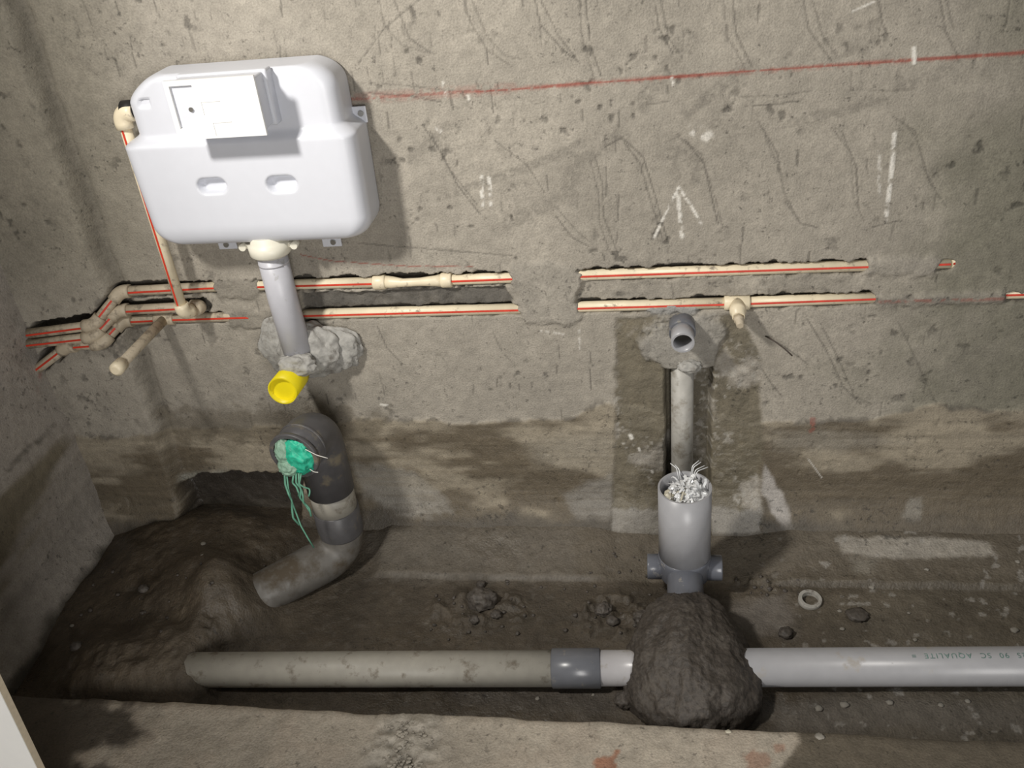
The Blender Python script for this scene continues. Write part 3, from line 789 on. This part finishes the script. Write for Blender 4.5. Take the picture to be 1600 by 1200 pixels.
# ================================================================== WATER PIPES
PR = .0122
def stripe_data(p0, p1, side, r=PR, wid=.36):
    p0, p1 = Vector(p0), Vector(p1); t = (p1 - p0).normalized()
    s = Vector(side); s = (s - t * s.dot(t)).normalized(); w = t.cross(s)
    V, Fc = [], []; n = 6
    for p in (p0, p1):
        for k in range(n + 1):
            a = (k / n - .5) * wid * 1.0
            V.append(p + (s * math.cos(a) + w * math.sin(a)) * (r + .0007))
    for k in range(n): Fc.append((k, k + 1, n + 2 + k, n + 1 + k))
    return V, Fc, [True] * len(Fc)
STR = (0, -1, .10)
def seg(parent, p0, p1, mat=None, stripe=STR, r=PR, s0=0.0, s1=1.0):
    p0, p1 = Vector(p0), Vector(p1)
    o = tube('pipe', [p0, (p0 + p1) / 2, p1], r, mat or M_PPR, parent, 24)
    if stripe: link('red_stripe', pydata('red_stripe', *stripe_data(p0 + (p1 - p0) * s0, p0 + (p1 - p0) * s1, stripe, r)), M_RED, o)
    return o
def elbow(parent, a, b, c, L=.026, r=.0165, mat=None, name='elbow'):
    a, b, c = Vector(a), Vector(b), Vector(c)
    d1, d2 = (a - b).normalized(), (c - b).normalized()
    return tube(name, fillet([b + d1 * L, b, b + d2 * L], L * .62, 8), r, mat or M_PPR, parent, 24)
def socket(parent, p, d, L=.032, r=.0165, name='coupling', mat=None):
    d = Vector(d).normalized(); p = Vector(p)
    return tube(name, [p - d * L / 2, p - d * (L / 2 - .003), p + d * (L / 2 - .003), p + d * L / 2], [r - .002, r, r, r - .002], mat or M_PPR, parent, 24)

def HX(px, py, y=PY): return P(px, py, y).x
# ---- upper run
wa = empty('water_pipe', A_PTS[0], 'cream red-striped water pipe, upper of the two long runs in the wall', 'pipe', 'water pipes')
a_st = Vector((A_PTS[0].x - .02, A_PTS[0].y, A_PTS[0].z)); aE = Vector((A_PTS[2].x, -.002, ZU))
seg(wa, a_st, A_PTS[1], M_PPRD); elbow(wa, a_st, A_PTS[1], aE, mat=M_PPRD); seg(wa, A_PTS[1], aE, M_PPRD)
k0 = Vector((HX(330, 460), PY, ZU)); elbow(wa, A_PTS[1], aE, k0, mat=M_PPRD)
seg(wa, aE, k0, M_PPRD); 
c1 = Vector((HX(595, 445), PY - .003, ZU)); c2 = Vector((HX(699, 441), PY - .003, ZU))
seg(wa, k0, c1)
socket(wa, c1, (1, 0, 0), .030, .0175); socket(wa, c2, (1, 0, 0), .026, .0175)
bmid = (c1 + c2) / 2
br = [c1 + Vector((.012, 0, 0)), c1 + Vector((.030, -.003, 0)), bmid + Vector((-.02, -.012, .002)), bmid + Vector((.02, -.012, .003)), c2 + Vector((-.026, -.003, 0)), c2 + Vector((-.010, 0, 0))]
tube('bridge', br, [.0150, .0135, .0095, .0095, .0125, .0155], M_PPR, wa, 24)
k1 = Vector((HX(860, 430), PY + .001, ZU)); k2 = Vector((1.2, PY + .003, ZU + .003))
kv = Vector((HX(1484, 408), PY + .002, ZU + .002)); kw = kv + Vector((.05, .020, 0)); k2.y = .026
seg(wa, c2, k1); seg(wa, k1, kv); seg(wa, kv, kw); seg(wa, kw, k2)
# ---- middle run with the riser to the cistern
wb = empty('water_pipe', B_PTS[0], 'cream water pipe running out of the corner and rising to the cistern inlet', 'pipe', 'water pipes')
b_st = Vector((B_PTS[0].x - .02, B_PTS[0].y, B_PTS[0].z))
bz = B_PTS[2].z; bE = B_PTS[2].copy(); bK = P(312, 473, -.006); bK.z = bz + .003
rs_b = P(286, 490, -.060)                             # riser foot
rs_t = P(190, 176, -.060)
rs_t.x = rs_b.x = (rs_b.x + rs_t.x) / 2
bK.x = rs_b.x + .018
seg(wb, b_st, B_PTS[1], M_PPRD); elbow(wb, b_st, B_PTS[1], bE, mat=M_PPRD); seg(wb, B_PTS[1], bE, M_PPRD); elbow(wb, B_PTS[1], bE, bK, mat=M_PPRD)
seg(wb, bE, bK, M_PPRD)
elbow(wb, bE, bK, rs_b, .024, .017, mat=M_PPRD); elbow(wb, bK, rs_b, rs_t, .026, .0165)
seg(wb, rs_b + Vector((0, 0, .015)), rs_t - Vector((0, 0, .02)), stripe=(-.12, -.99, 0))
rs_e = Vector((inl.x, rs_t.y, rs_t.z))
elbow(wb, rs_b, rs_t, rs_e, .032, .0185); seg(wb, rs_t, rs_e, stripe=None)
# ---- lower run
wc = empty('water_pipe', C_PTS[0], 'cream red-striped water pipe, lower of the two long runs, with capped stub and plug', 'pipe', 'water pipes')
C0 = C_PTS[0] + (C_PTS[0] - C_PTS[1]).normalized() * .03
cE = Vector((C_PTS[3].x, -.002, ZL))
seg(wc, C0, C_PTS[1], M_PPRD); elbow(wc, C0, C_PTS[1], C_PTS[2], .024, mat=M_PPRD); seg(wc, C_PTS[1], C_PTS[2], M_PPRD); elbow(wc, C_PTS[1], C_PTS[2], cE, mat=M_PPRD)
seg(wc, C_PTS[2], cE, M_PPRD)
tee = Vector((HX(262, 503), PY - .006, ZL)); elbow(wc, C_PTS[2], cE, tee, mat=M_PPRD); seg(wc, cE, tee, M_PPRD)
socket(wc, tee, (1, 0, 0), .050, .0165, 'tee', M_PPRD)
yend = -.30
for q in np.arange(-.02, -.6, -.002):
    if proj((tee.x, q, tee.z))[0] < 184: yend = float(q); break
se = Vector((tee.x, yend, tee.z + .001))
seg(wc, tee, se, M_PPRD, stripe=None, r=.0120)
tube('stub_plug', [se + Vector((0, .022, 0)), se, se + Vector((0, -.008, 0)), se + Vector((0, -.012, 0))], [.0150, .0160, .0155, .009], M_PPR, wc, 24)
k3 = Vector((HX(470, 497), PY, ZL - .001)); seg(wc, tee, k3, M_PPRD)
k4 = Vector((HX(850, 487), PY, ZL)); t2 = Vector((HX(1151, 479), PY - .002, ZL + .002)); k5 = Vector((1.2, PY + .003, ZL + .004))
kx = Vector((HX(1385, 470), PY + .004, ZL + .003))
k5.y = PY + .008
seg(wc, k3, k4); seg(wc, k4, t2); seg(wc, t2, kx); seg(wc, kx, k5)
socket(wc, t2, (1, 0, 0), .056, .0172, 'tee')
pl = [t2 + Vector((0, 0, 0)), t2 + Vector((0, -.022, -.004)), t2 + Vector((0, -.024, -.0045)), t2 + Vector((0, -.034, -.006)), t2 + Vector((0, -.036, -.0065)), t2 + Vector((0, -.052, -.010))]
tube('tee_outlet', pl, [.0165, .0165, .0178, .0178, .0145, .0135], M_PPR, wc, 24)
pz = t2 + Vector((.0, -.052, -.010))
tube('threaded_plug', [pz, pz + Vector((.0005, -.010, -.003)), pz + Vector((.001, -.011, -.0032)), pz + Vector((.0015, -.026, -.007))], [.0118, .0118, .0098, .0078], M_PPRD, wc, 6)

# ================================================================== WASTE PIPE IN THE WALL
WR = .0250
wpx = P(1066, 640, .012).x
wt = empty('waste_pipe', (wpx, 0, .03), 'grey waste pipe standing in its wall chase, open elbow pointing out', 'pipe')
we = P(1067, 536, -.085); wbk = P(1068, 512, -.005); wbk = Vector((we.x, .0, we.z + .002))
tube('pipe', [(wpx, .018, .02), (wpx, .018, .25), (wpx, .018, P(1066, 570, .016).z + .02)], .0265, solid('waste_pipe_dirty', (.42, .405, .37), .5, .1, dirt=(.17, .145, .105), dirt_amt=.34, dirt_scale=16), wt, 32)
tube('elbow', fillet([(wpx, .016, wbk.z - .045), (we.x, .016, wbk.z), (we.x, -.044, wbk.z)], .028, 8), [.029] * 11, M_DARK, wt, 32, inner=.024)
tube('spigot', [(we.x, -.02, wbk.z), (we.x, -.06, wbk.z), we], WR, M_GREY, wt, 36, inner=.0208)
tube('inside', [(we.x, .0, wbk.z), (we.x, .004, wbk.z)], .021, M_BLACK, wt, 20)
sc = link('mortar_crumb', pydata('mortar_crumb', *blob_data(P(1078, 573, -.012), (.026, .016, .014), 4, .25, 2.0, 21)), M_MORT)
recentre(sc, P(1078, 573, 0)); tag(sc, 'pale mortar crumb stuck on the waste pipe below its open elbow', 'mortar')

# ================================================================== SOIL PIPE
SR = .055
sy = -.138
s1 = P(526, 800, sy); sx_ = s1.x
zc_ = P(497, 668, sy).z
op = P(456, 704, sy - .110)
op.z = zc_ - .004
z_ll = P(490, 735, sy - .05).z
soil = empty('soil_pipe', (sx_, sy, 0), 'dark grey muddy soil pipe with open elbow stuffed with green sacking', 'pipe')
zA = P(527, 783, sy - .05).z; zB = P(530, 812, sy - .05).z; zC = P(535, 850, sy - .05).z
cor = Vector((sx_, sy, zc_)); outd = (op - cor).normalized()
tube('elbow', fillet([(sx_, sy, zA - .004), cor, op], .062, 14), .0570, M_DARKD, soil, 48, inner=.0505)
tube('elbow_lip', [op - outd * .012, op - outd * .010, op - outd * .001, op], [.0575, .0605, .0605, .0585], M_DARKD, soil, 48, inner=.0505)
tube('elbow_band', [op - outd * .050, op - outd * .048, op - outd * .044, op - outd * .042], [.0575, .0590, .0590, .0575], M_DARKD, soil, 48, inner=.055)
tube('sleeve', [(sx_, sy, zA), (sx_, sy, (zA + zB) / 2), (sx_, sy, zB - .01)], .0545, M_GREYD, soil, 48)
tube('coupling', [(sx_, sy, zB), (sx_, sy, zB - .002), (sx_, sy, zC + .004), (sx_, sy, zC)], [.055, .0572, .0572, .0560], M_DARKD, soil, 48)
zb_ = .045
tail = G(420, 922, zb_)
tl2 = tail + (tail - Vector((sx_, sy, zb_))).normalized() * .11
tube('lower_bend', fillet([(sx_, sy, zC + .01), (sx_, sy, zb_ + .004), tail], .078, 16) + [tl2 + Vector((0, 0, -.10))], .0555, M_MUDDY, soil, 48)

# green sacking stuffed in the elbow
gs = empty('green_sacking', op, 'crumpled green woven sacking stuffed in the soil pipe elbow mouth', 'sacking')
u_ = outd; v_ = Vector((0, 0, 1)); w_ = v_.cross(u_).normalized()
def wad(name, c, r, seed, mat, amp=.17, fs=1.9):
    V, Fc, S = blob_data((0, 0, 0), (1, 1, 1), 5, amp, fs, seed, 3, True)
    V = [Vector(c) + u_ * (q.x * r[0]) + w_ * (q.y * r[1]) + v_ * (q.z * r[2]) for q in V]
    return link(name, pydata(name, V, Fc, S), mat, gs)
wad('wad', op - u_ * .010 + w_ * .009, (.024, .036, .042), 4, M_GREEN)
f_ = wad('pale_fold', op - u_ * .006 - w_ * .020 + v_ * .010, (.024, .020, .032), 9, M_GREENP, .14); f_['label'] = 'faded pale green fold'
wad('pale_fold', op + u_ * .002 - w_ * .014 - v_ * .024, (.022, .024, .022), 12, M_GREENP, .14)
def strand(name, pts, r, mat, parent, seg_=6):
    return tube(name, fillet(pts, .004, 4) if len(pts) > 2 else pts, r, mat, parent, seg_)
o0 = op + u_ * .014
for i, (a, L, r) in enumerate(((-.024, .145, .0026), (-.019, .215, .0020), (.000, .06, .0024), (.006, .105, .0022), (.013, .11, .0024), (.019, .05, .0020))):
    st = o0 + w_ * a - v_ * .034
    pts = [st, st + u_ * .010 - v_ * L * .2]
    for k in range(1, 6):
        pts.append(st + u_ * (.013 + .004 * math.sin(k * 1.9 + i)) + w_ * (.006 * math.sin(k * 1.3 + i * 2) + .004 * k * (1 if i % 2 else .4)) - v_ * L * (.2 + .16 * k))
    strand('strand', pts, r, M_STRAND, gs)
for st, en in (((477, 702), (512, 716)), ((484, 733), (497, 738))):
    a = P(*st, op.y - .012); b = P(*en, op.y - .016)
    strand('thread', [a, (a + b) / 2 + Vector((0, 0, -.004)), b], .0010, M_CHALKW, gs)

# ================================================================== FLOOR TRAP
ty = -.225
tr_t = P(1070, 761, ty); tr_b = P(1068, 892, ty - .055)
tx = tr_t.x; TR = .0585
trap = empty('floor_trap', (tx, ty, 0), 'grey plastic floor trap with upright riser and two side sockets', 'floor trap')
zt, zb2 = tr_t.z, tr_b.z
tube('riser', [(tx, ty, zb2), (tx, ty, (zb2 + zt) / 2), (tx, ty, zt)], TR, M_GREY, trap, 56, inner=TR - .004)
tube('body', [(tx, ty, zb2 + .004), (tx, ty, zb2 - .004), (tx, ty, zb2 - .052), (tx, ty, zb2 - .072), (tx, ty, zb2 - .085)], [TR + .0005, TR + .0015, TR + .001, TR - .010, TR - .035], M_TRAP, trap, 56)
szk = P(1020, 885, ty).z
for s in (-1, 1):
    tube('side_socket', [(tx + s * .03, ty, szk), (tx + s * .082, ty, szk), (tx + s * .085, ty, szk)], [.0295, .0295, .0290], M_TRAP, trap, 36, inner=.026)
ob = P(1068, 915, ty - .06); oe = Vector((tx, ty - .17, .060))
tube('outlet_bend', fillet([(tx, ty - .005, zb2 - .034), (tx, ty - .078, zb2 - .036), oe], .035, 10), .0405, M_TRAP, trap, 40)
tube('trap_foot', [(tx, ty, zb2 - .060), (tx, ty, -.004)], .040, M_MUDDY, trap, 30)
# plastic sacking in the riser
ps = empty('plastic_sacking', (tx, ty, zt - .03), 'crumpled white and silvery plastic sacking filling the trap riser', 'sacking')
link('wad', pydata('wad', *blob_data((tx + .008, ty + .004, zt - .026), (.036, .036, .018), 5, .22, 2.4, 31, 3, True)), M_SACK, ps)
pf = link('pale_flap', pydata('pale_flap', *blob_data((tx - .036, ty - .016, zt - .020), (.013, .020, .018), 4, .2, 2.0, 33)), M_SACKP, ps); pf['label'] = 'cream coloured flap'
rb = random.Random(3)
def ribbon_data(pts, w, nrm):
    fr = frames(pts); V, Fc = [], []
    for p, t, u, v in fr:
        s = t.cross(Vector(nrm)).normalized()
        V += [p - s * w, p + s * w, p + s * w + Vector(nrm) * .0004, p - s * w + Vector(nrm) * .0004]
    for i in range(len(fr) - 1):
        for k in range(4): Fc.append((i * 4 + k, i * 4 + (k + 1) % 4, i * 4 + 4 + (k + 1) % 4, i * 4 + 4 + k))
    return V, Fc, [False] * len(Fc)
dat = []
for i in range(80):
    a = rb.uniform(0, 6.28); R0 = rb.uniform(.002, .036)
    p = Vector((tx + .006 + R0 * math.cos(a), ty + R0 * math.sin(a), zt - rb.uniform(.012, .028)))
    d = Vector((rb.uniform(-1, 1), rb.uniform(-1, 1), rb.uniform(.1, .8))).normalized()
    L = rb.uniform(.018, .038); pts = []
    for k in range(6):
        t = k / 5; q = p + d * L * t + Vector((0, 0, .012 * math.sin(t * 3.0)))
        rr = math.hypot(q.x - tx, q.y - ty)
        if rr > .046: q.x = tx + (q.x - tx) * .046 / rr; q.y = ty + (q.y - ty) * .046 / rr
        pts.append(q)
    dat.append(ribbon_data(pts, rb.uniform(.0012, .0038), (rb.uniform(-.5, .5), rb.uniform(-.6, .2), 1)))
lr = link('loose_strips', pydata('loose_strips', *merge(dat)), M_SACK, ps); lr['kind'] = 'stuff'
for (dx, dz, L) in ((-.024, .018, 1), (-.016, .014, 1), (.030, .022, 1), (.036, .012, 1), (.042, .008, 1), (.026, .026, 1)):
    base = Vector((tx + dx * .5, ty + .040, zt - .010))
    en = Vector((tx + dx * 1.25, ty + .062, zt + dz))
    strand('frayed_end', [base, base + Vector((dx * .2, .012, dz * .8 + .008)), en], .0011, M_SACK, ps)
strand('pale_strip', [(tx - .010, ty - .040, zt - .012), (tx - .006, ty - .026, zt - .004), (tx + .0, ty - .008, zt + .004)], .0026, M_SACKP, ps)
strand('pale_strip', [(tx - .024, ty - .012, zt - .008), (tx - .010, ty - .014, zt - .001), (tx + .004, ty - .022, zt - .004)], .0022, M_SACKP, ps)

# ================================================================== DRAIN PIPE
DR = .0385
dz = .046
pL = G(250, 1047, dz); pM = G(905, 1035, dz); pR = G(1600, 1041, dz)
dd = Vector((pR.x - pL.x, pR.y - pL.y, 0)).normalized()
def on(px):                                           # point on the drain axis whose image column is px
    best = min((pL + dd * t for t in np.arange(-.3, 2.6, .002)), key=lambda q: abs(proj(q)[0] - px)); return best
dp = empty('drain_pipe', pL, 'long grey drain pipe lying along the trench through the mortar mound', 'pipe')
e0, e1, e2, e3, e4 = on(215), on(862), on(938), on(1080), on(1080) + dd * 1.8
tube('old_pipe', [e0, (e0 + e1) / 2, e1], DR, M_GREYD, dp, 48)['label'] = 'dusty grey pipe length'
tube('coupling', [e1, e1 + dd * .002, e2 - dd * .002, e2], [DR + .001, DR + .0035, DR + .0035, DR + .001], M_DARK, dp, 48)['label'] = 'dark grey coupling'
tube('short_pipe', [e2 - dd * .01, e3], DR * .97, solid('new_grey_pipe', (.43, .42, .43), .3, .04, dirt=(.30, .27, .23), dirt_amt=.16, dirt_scale=22), dp, 48)
new = tube('new_pipe', [e3, (e3 + e4) / 2, e4], DR * 1.02, M_GREY, dp, 48); new['label'] = 'clean light grey pipe length with faint green lettering'
# faint printed lettering, upside down along the pipe
def lettering(text, start, size, ang):
    cu = bpy.data.curves.new('print', 'FONT'); cu.body = text; cu.size = size; cu.space_character = 1.25
    to = bpy.data.objects.new('print', cu); COL.objects.link(to)
    me = bpy.data.meshes.new_from_object(to.evaluated_get(bpy.context.evaluated_depsgraph_get()))
    bpy.data.objects.remove(to); bpy.data.curves.remove(cu)
    bm = bmesh.new(); bm.from_mesh(me); bmesh.ops.subdivide_edges(bm, edges=[e for e in bm.edges if e.calc_length() > .004], cuts=2); bm.to_mesh(me); bm.free()
    side = Vector((dd.y, -dd.x, 0))                  # towards the viewer
    R = DR * 1.02 + .0004
    xm = max(v.co.x for v in me.vertices)
    for v in me.vertices:
        a = ang + (size * .7 - v.co.y) / R             # printed upside down
        v.co = start + dd * (xm - v.co.x) + (side * math.cos(a) + Vector((0, 0, 1)) * math.sin(a)) * R
    link('printed_lettering', me, M_PRINT, new)
bpy.context.view_layer.update()
lettering('SDR 26  2S  90  SC  AQUALITE  =', on(1420), .0165, math.radians(72))

# mound of wet mortar over the branch
mo = G(1082, 1045, .05)
V, Fc, S = blob_data((0, 0, 0), (1, 1, 1), 6, .10, 1.7, 41, 4)
out = []
for q in V:
    r = 1.0
    x, y, z = q.x * .134, q.y * .162, q.z * .106
    if z < 0: z *= .9
    y += .045 * max(0, z / .118) ; x -= .012 * max(0, z / .118)
    x *= 1 - .30 * max(0, z / .118)
    if q.z < .35:
        h_ = math.hypot(q.x, q.y) / q.length; k_ = min(1.5, (1 / max(h_, .3)) ** .8) if q.z < 0 else 1.0
        x *= k_ * (1 + .06 * min(1, (.35 - q.z) / .6)); y *= k_
    fs_ = mnoise.noise(Vector((x * 60, y * 60, z * 60))) * .0035 + mnoise.noise(Vector((x * 150, y * 150, z * 150))) * .0022 + mnoise.noise(Vector((x * 300, y * 300, z * 300))) * .0012
    nn = q.normalized()
    out.append(Vector((x, y, z)) + nn * fs_ + Vector((mo.x - .004, mo.y + .004, .050)))
mound = link('mortar_mound', pydata('mortar_mound', out, Fc, S), M_MOUND)
recentre(mound, (mo.x, mo.y, 0)); tag(mound, 'rounded mound of dark wet mortar burying the drain pipe branch', 'mortar')

# ================================================================== LOOSE THINGS ON THE GROUND
def fh(x, y): return float(floor_h(np.array([x]), np.array([y]))[0])
def on_floor(px, py):
    q = G(px, py, .0)
    for _ in range(4): q = G(px, py, fh(q.x, q.y))
    return q
q = on_floor(1265, 940)
nx = Vector((.05, -.12, 1)).normalized()
ring = tube('pipe_ring', [q + Vector((0, 0, -.002)), q + nx * .001, q + nx * .011, q + nx * .012], [.0255, .0265, .0265, .0255], solid('ring_grey', (.40, .385, .35), .5, .12, dirt=(.15, .13, .11), dirt_amt=.2, dirt_scale=40), None, 36, inner=.0185)
recentre(ring, q); tag(ring, 'small grey pipe ring lying on the muddy trench floor', 'ring')
def clod(px, py, r, seed, name='mud_clod', mat=None, label='', cat='clod', group=None, flat=.7, amp=.28, sub=3, emb=.25):
    q = on_floor(px, py)
    o = link(name, pydata(name, *blob_data((q.x, q.y, q.z + r * flat * (1 - emb) - r * flat * .3), (r, r * .9, r * flat), sub, amp, 2.2, seed, 4)), mat or M_CLOD)
    recentre(o, q); return tag(o, label, cat, group)
clod(754, 944, .034, 51, label='large round mud clod between the soil pipe and floor trap', sub=4, flat=.8, amp=.3)
clod(775, 962, .013, 52, label='small mud clod touching the right of the large round clod', sub=3)
clod(742, 970, .012, 53, label='small mud clod just below the large round clod', sub=3)
clod(943, 955, .020, 54, label='mud clod left of the mortar mound, upper one of a close pair', sub=4)
clod(957, 972, .015, 55, label='mud clod left of the mortar mound, lower one of a close pair', sub=3)
clod(1003, 968, .020, 56, label='mud clod against the upper left flank of the mortar mound', sub=4)
clod(752, 915, .012, 57, label='small mud clod just above the large round clod')
clod(1228, 992, .016, 58, label='mud clod against the drain pipe right of the mortar mound')
clod(1340, 962, .024, 59, flat=.3, label='flat mud clod right of the small grey pipe ring')
clod(978, 1098, .024, 60, label='mud clod at the lower left foot of the mortar mound', sub=4)
clod(225, 922, .013, 61, label='dark mud clod alone on the left mud heap')
clod(120, 1012, .014, 62, label='dark mud clod near the left wall foot')
rr = random.Random(11); dat = []
for i in range(110):
    px, py = rr.choice([(rr.uniform(880, 1020), rr.uniform(850, 990)), (rr.uniform(640, 860), rr.uniform(905, 1000)), (rr.uniform(120, 420), rr.uniform(880, 1000)), (rr.uniform(1140, 1260), rr.uniform(900, 930))])
    q = on_floor(px, py); r = rr.uniform(.002, .006)
    dat.append(blob_data((q.x, q.y, q.z + r * .3), (r * rr.uniform(.7, 1.3), r, r * .7), 2, .3, 2.0, 70 + i))
o = link('mud_crumbs', pydata('mud_crumbs', *merge(dat)), M_CLOD); tag(o, 'fine dark mud crumbs scattered over the trench floor', 'crumbs', kind='stuff')
pale_chip = solid('pale_chip', (.27, .25, .215), .85, .2)
for i, (px, py, r, lb) in enumerate([
        (318, 850, .008, 'pale mortar chip, upper of two on the mud left of the soil pipe'), (316, 868, .006, 'pale mortar chip, lower of two on the mud left of the soil pipe'),
        (1362, 918, .008, 'pale mortar chip above the flat mud clod on the bench edge'), (1312, 955, .006, 'pale mortar chip between the grey pipe ring and the flat mud clod'),
        (1316, 983, .006, 'pale mortar chip below the flat mud clod towards the drain pipe'), (1420, 958, .005, 'pale mortar chip just right of the flat mud clod'),
        (1430, 1000, .006, 'pale mortar chip behind the drain pipe near where its lettering starts'), (840, 1092, .006, 'pale mortar chip in front of the dusty pipe, left of the dark coupling'),
        (927, 1086, .005, 'pale mortar chip in front of the dark grey coupling'), (113, 978, .006, 'pale mortar chip close to the left wall foot'),
        (1280, 1108, .010, 'pale mortar chip in front of the clean pipe, first from the mound'), (1320, 1102, .010, 'pale mortar chip in front of the clean pipe, second from the mound'),
        (1390, 1098, .008, 'pale mortar chip in front of the clean pipe, third from the mound'), (1470, 1102, .007, 'pale mortar chip in front of the clean pipe, fourth from the mound'),
        (1512, 1096, .006, 'pale mortar chip in front of the clean pipe, fifth from the mound'), (1585, 985, .010, 'pale mortar chip behind the drain pipe at the right picture edge'),
        (1448, 890, .006, 'pale mortar chip on the bench below the pale lime patch'), (1590, 878, .007, 'pale mortar chip on the bench at the right picture edge')]):
    clod(px, py, r * rr.uniform(.75, .95), 120 + i, amp=.45, name='mortar_chip', mat=pale_chip, label=lb, cat='chip', group='pale mortar chips in the trench', flat=.45, sub=2)
# chips on the ledge
def ledge_chip(px, py, r, seed, mat, label, flat=.35):
    q = G(px, py, LZ)
    o = link('mortar_chip', pydata('mortar_chip', *blob_data((q.x, q.y, q.z + r * flat * .4), (r, r * .8, r * flat), 3, .3, 2.0, seed)), mat)
    recentre(o, q); tag(o, label, 'chip')
ledge_chip(1281, 1151, .009, 160, solid('pale_chip', (.36, .34, .30)), 'pale mortar chip on the dark wet part of the front ledge')
ledge_chip(1138, 1144, .006, 161, M_SACKP, 'cream splinter on the front ledge edge below the mound')
rr = random.Random(5); dat = []
for i in range(150):
    px, py = rr.gauss(632, 20), rr.uniform(1124, 1215)
    q = G(px, py, LZ); r = rr.uniform(.0015, .0048)
    dat.append(blob_data((q.x, q.y, q.z + r * .1), (r * rr.uniform(.8, 1.5), r, r * .6), 1, .35, 2.0, 170 + i))
    dat[-1] = (dat[-1][0], dat[-1][1], [False] * len(dat[-1][1]))
o = link('concrete_crumbs', pydata('concrete_crumbs', *merge(dat)), solid('ledge_crumb', (.33, .30, .25), .9, .2)); tag(o, 'fine concrete crumbs in the broken patch of the front ledge', 'crumbs', kind='stuff')
# bent wire sticking out of the plaster
wq = [P(1194, 524, .004), P(1210, 533, -.020), P(1226, 545, -.030), P(1238, 556, -.034)]
wire = tube('bent_wire', fillet(wq, .006, 5), [.0016] * 14, M_WIRE, None, 8)
recentre(wire, wq[0]); tag(wire, 'dark bent wire sticking out of the plaster right of the pipe plug', 'wire')

# white slab standing at the left edge
ty_ = -1.02
c0 = P(57, 1200, ty_); c1 = P(0, 1083, ty_)
up = (c1 - c0).normalized()
base = c0 + up * ((LZ - .002 - c0.z) / up.z)
hgt, wid, thk = .50, .30, .013
rgt = Vector((1, 0, 0)); rgt = (rgt - up * rgt.dot(up)).normalized()
bk = rgt.cross(up) * -1
if bk.y < 0: bk = -bk
def slab(o0, t):
    V = []
    for a, b, c in ((0, 0, 0), (-1, 0, 0), (-1, 0, 1), (0, 0, 1), (0, 1, 0), (-1, 1, 0), (-1, 1, 1), (0, 1, 1)):
        V.append(o0 + rgt * (a * wid) + bk * (b * t) + up * (c * hgt))
    return V, [(0, 1, 2, 3), (7, 6, 5, 4), (0, 3, 7, 4), (1, 5, 6, 2), (3, 2, 6, 7), (0, 4, 5, 1)], [False] * 6
ws = empty('white_tile', base, 'white glazed tile with cream edge standing at the lower left corner', 'tile')
link('glazed_face', pydata('glazed_face', *slab(base, .0015)), M_TILE, ws)
link('tile_body', pydata('tile_body', *slab(base + bk * .0015, thk)), M_BISC, ws)
print('BOX', bx0, bx1, bz0, bz1, 'trap', zt, zb2, 'soil', sx_, zc_, zA, zB, zC, 'mound', mo, 'slab', base, 'stub', se, 'cist', z_bot, z_top, xl_low, xr_low)
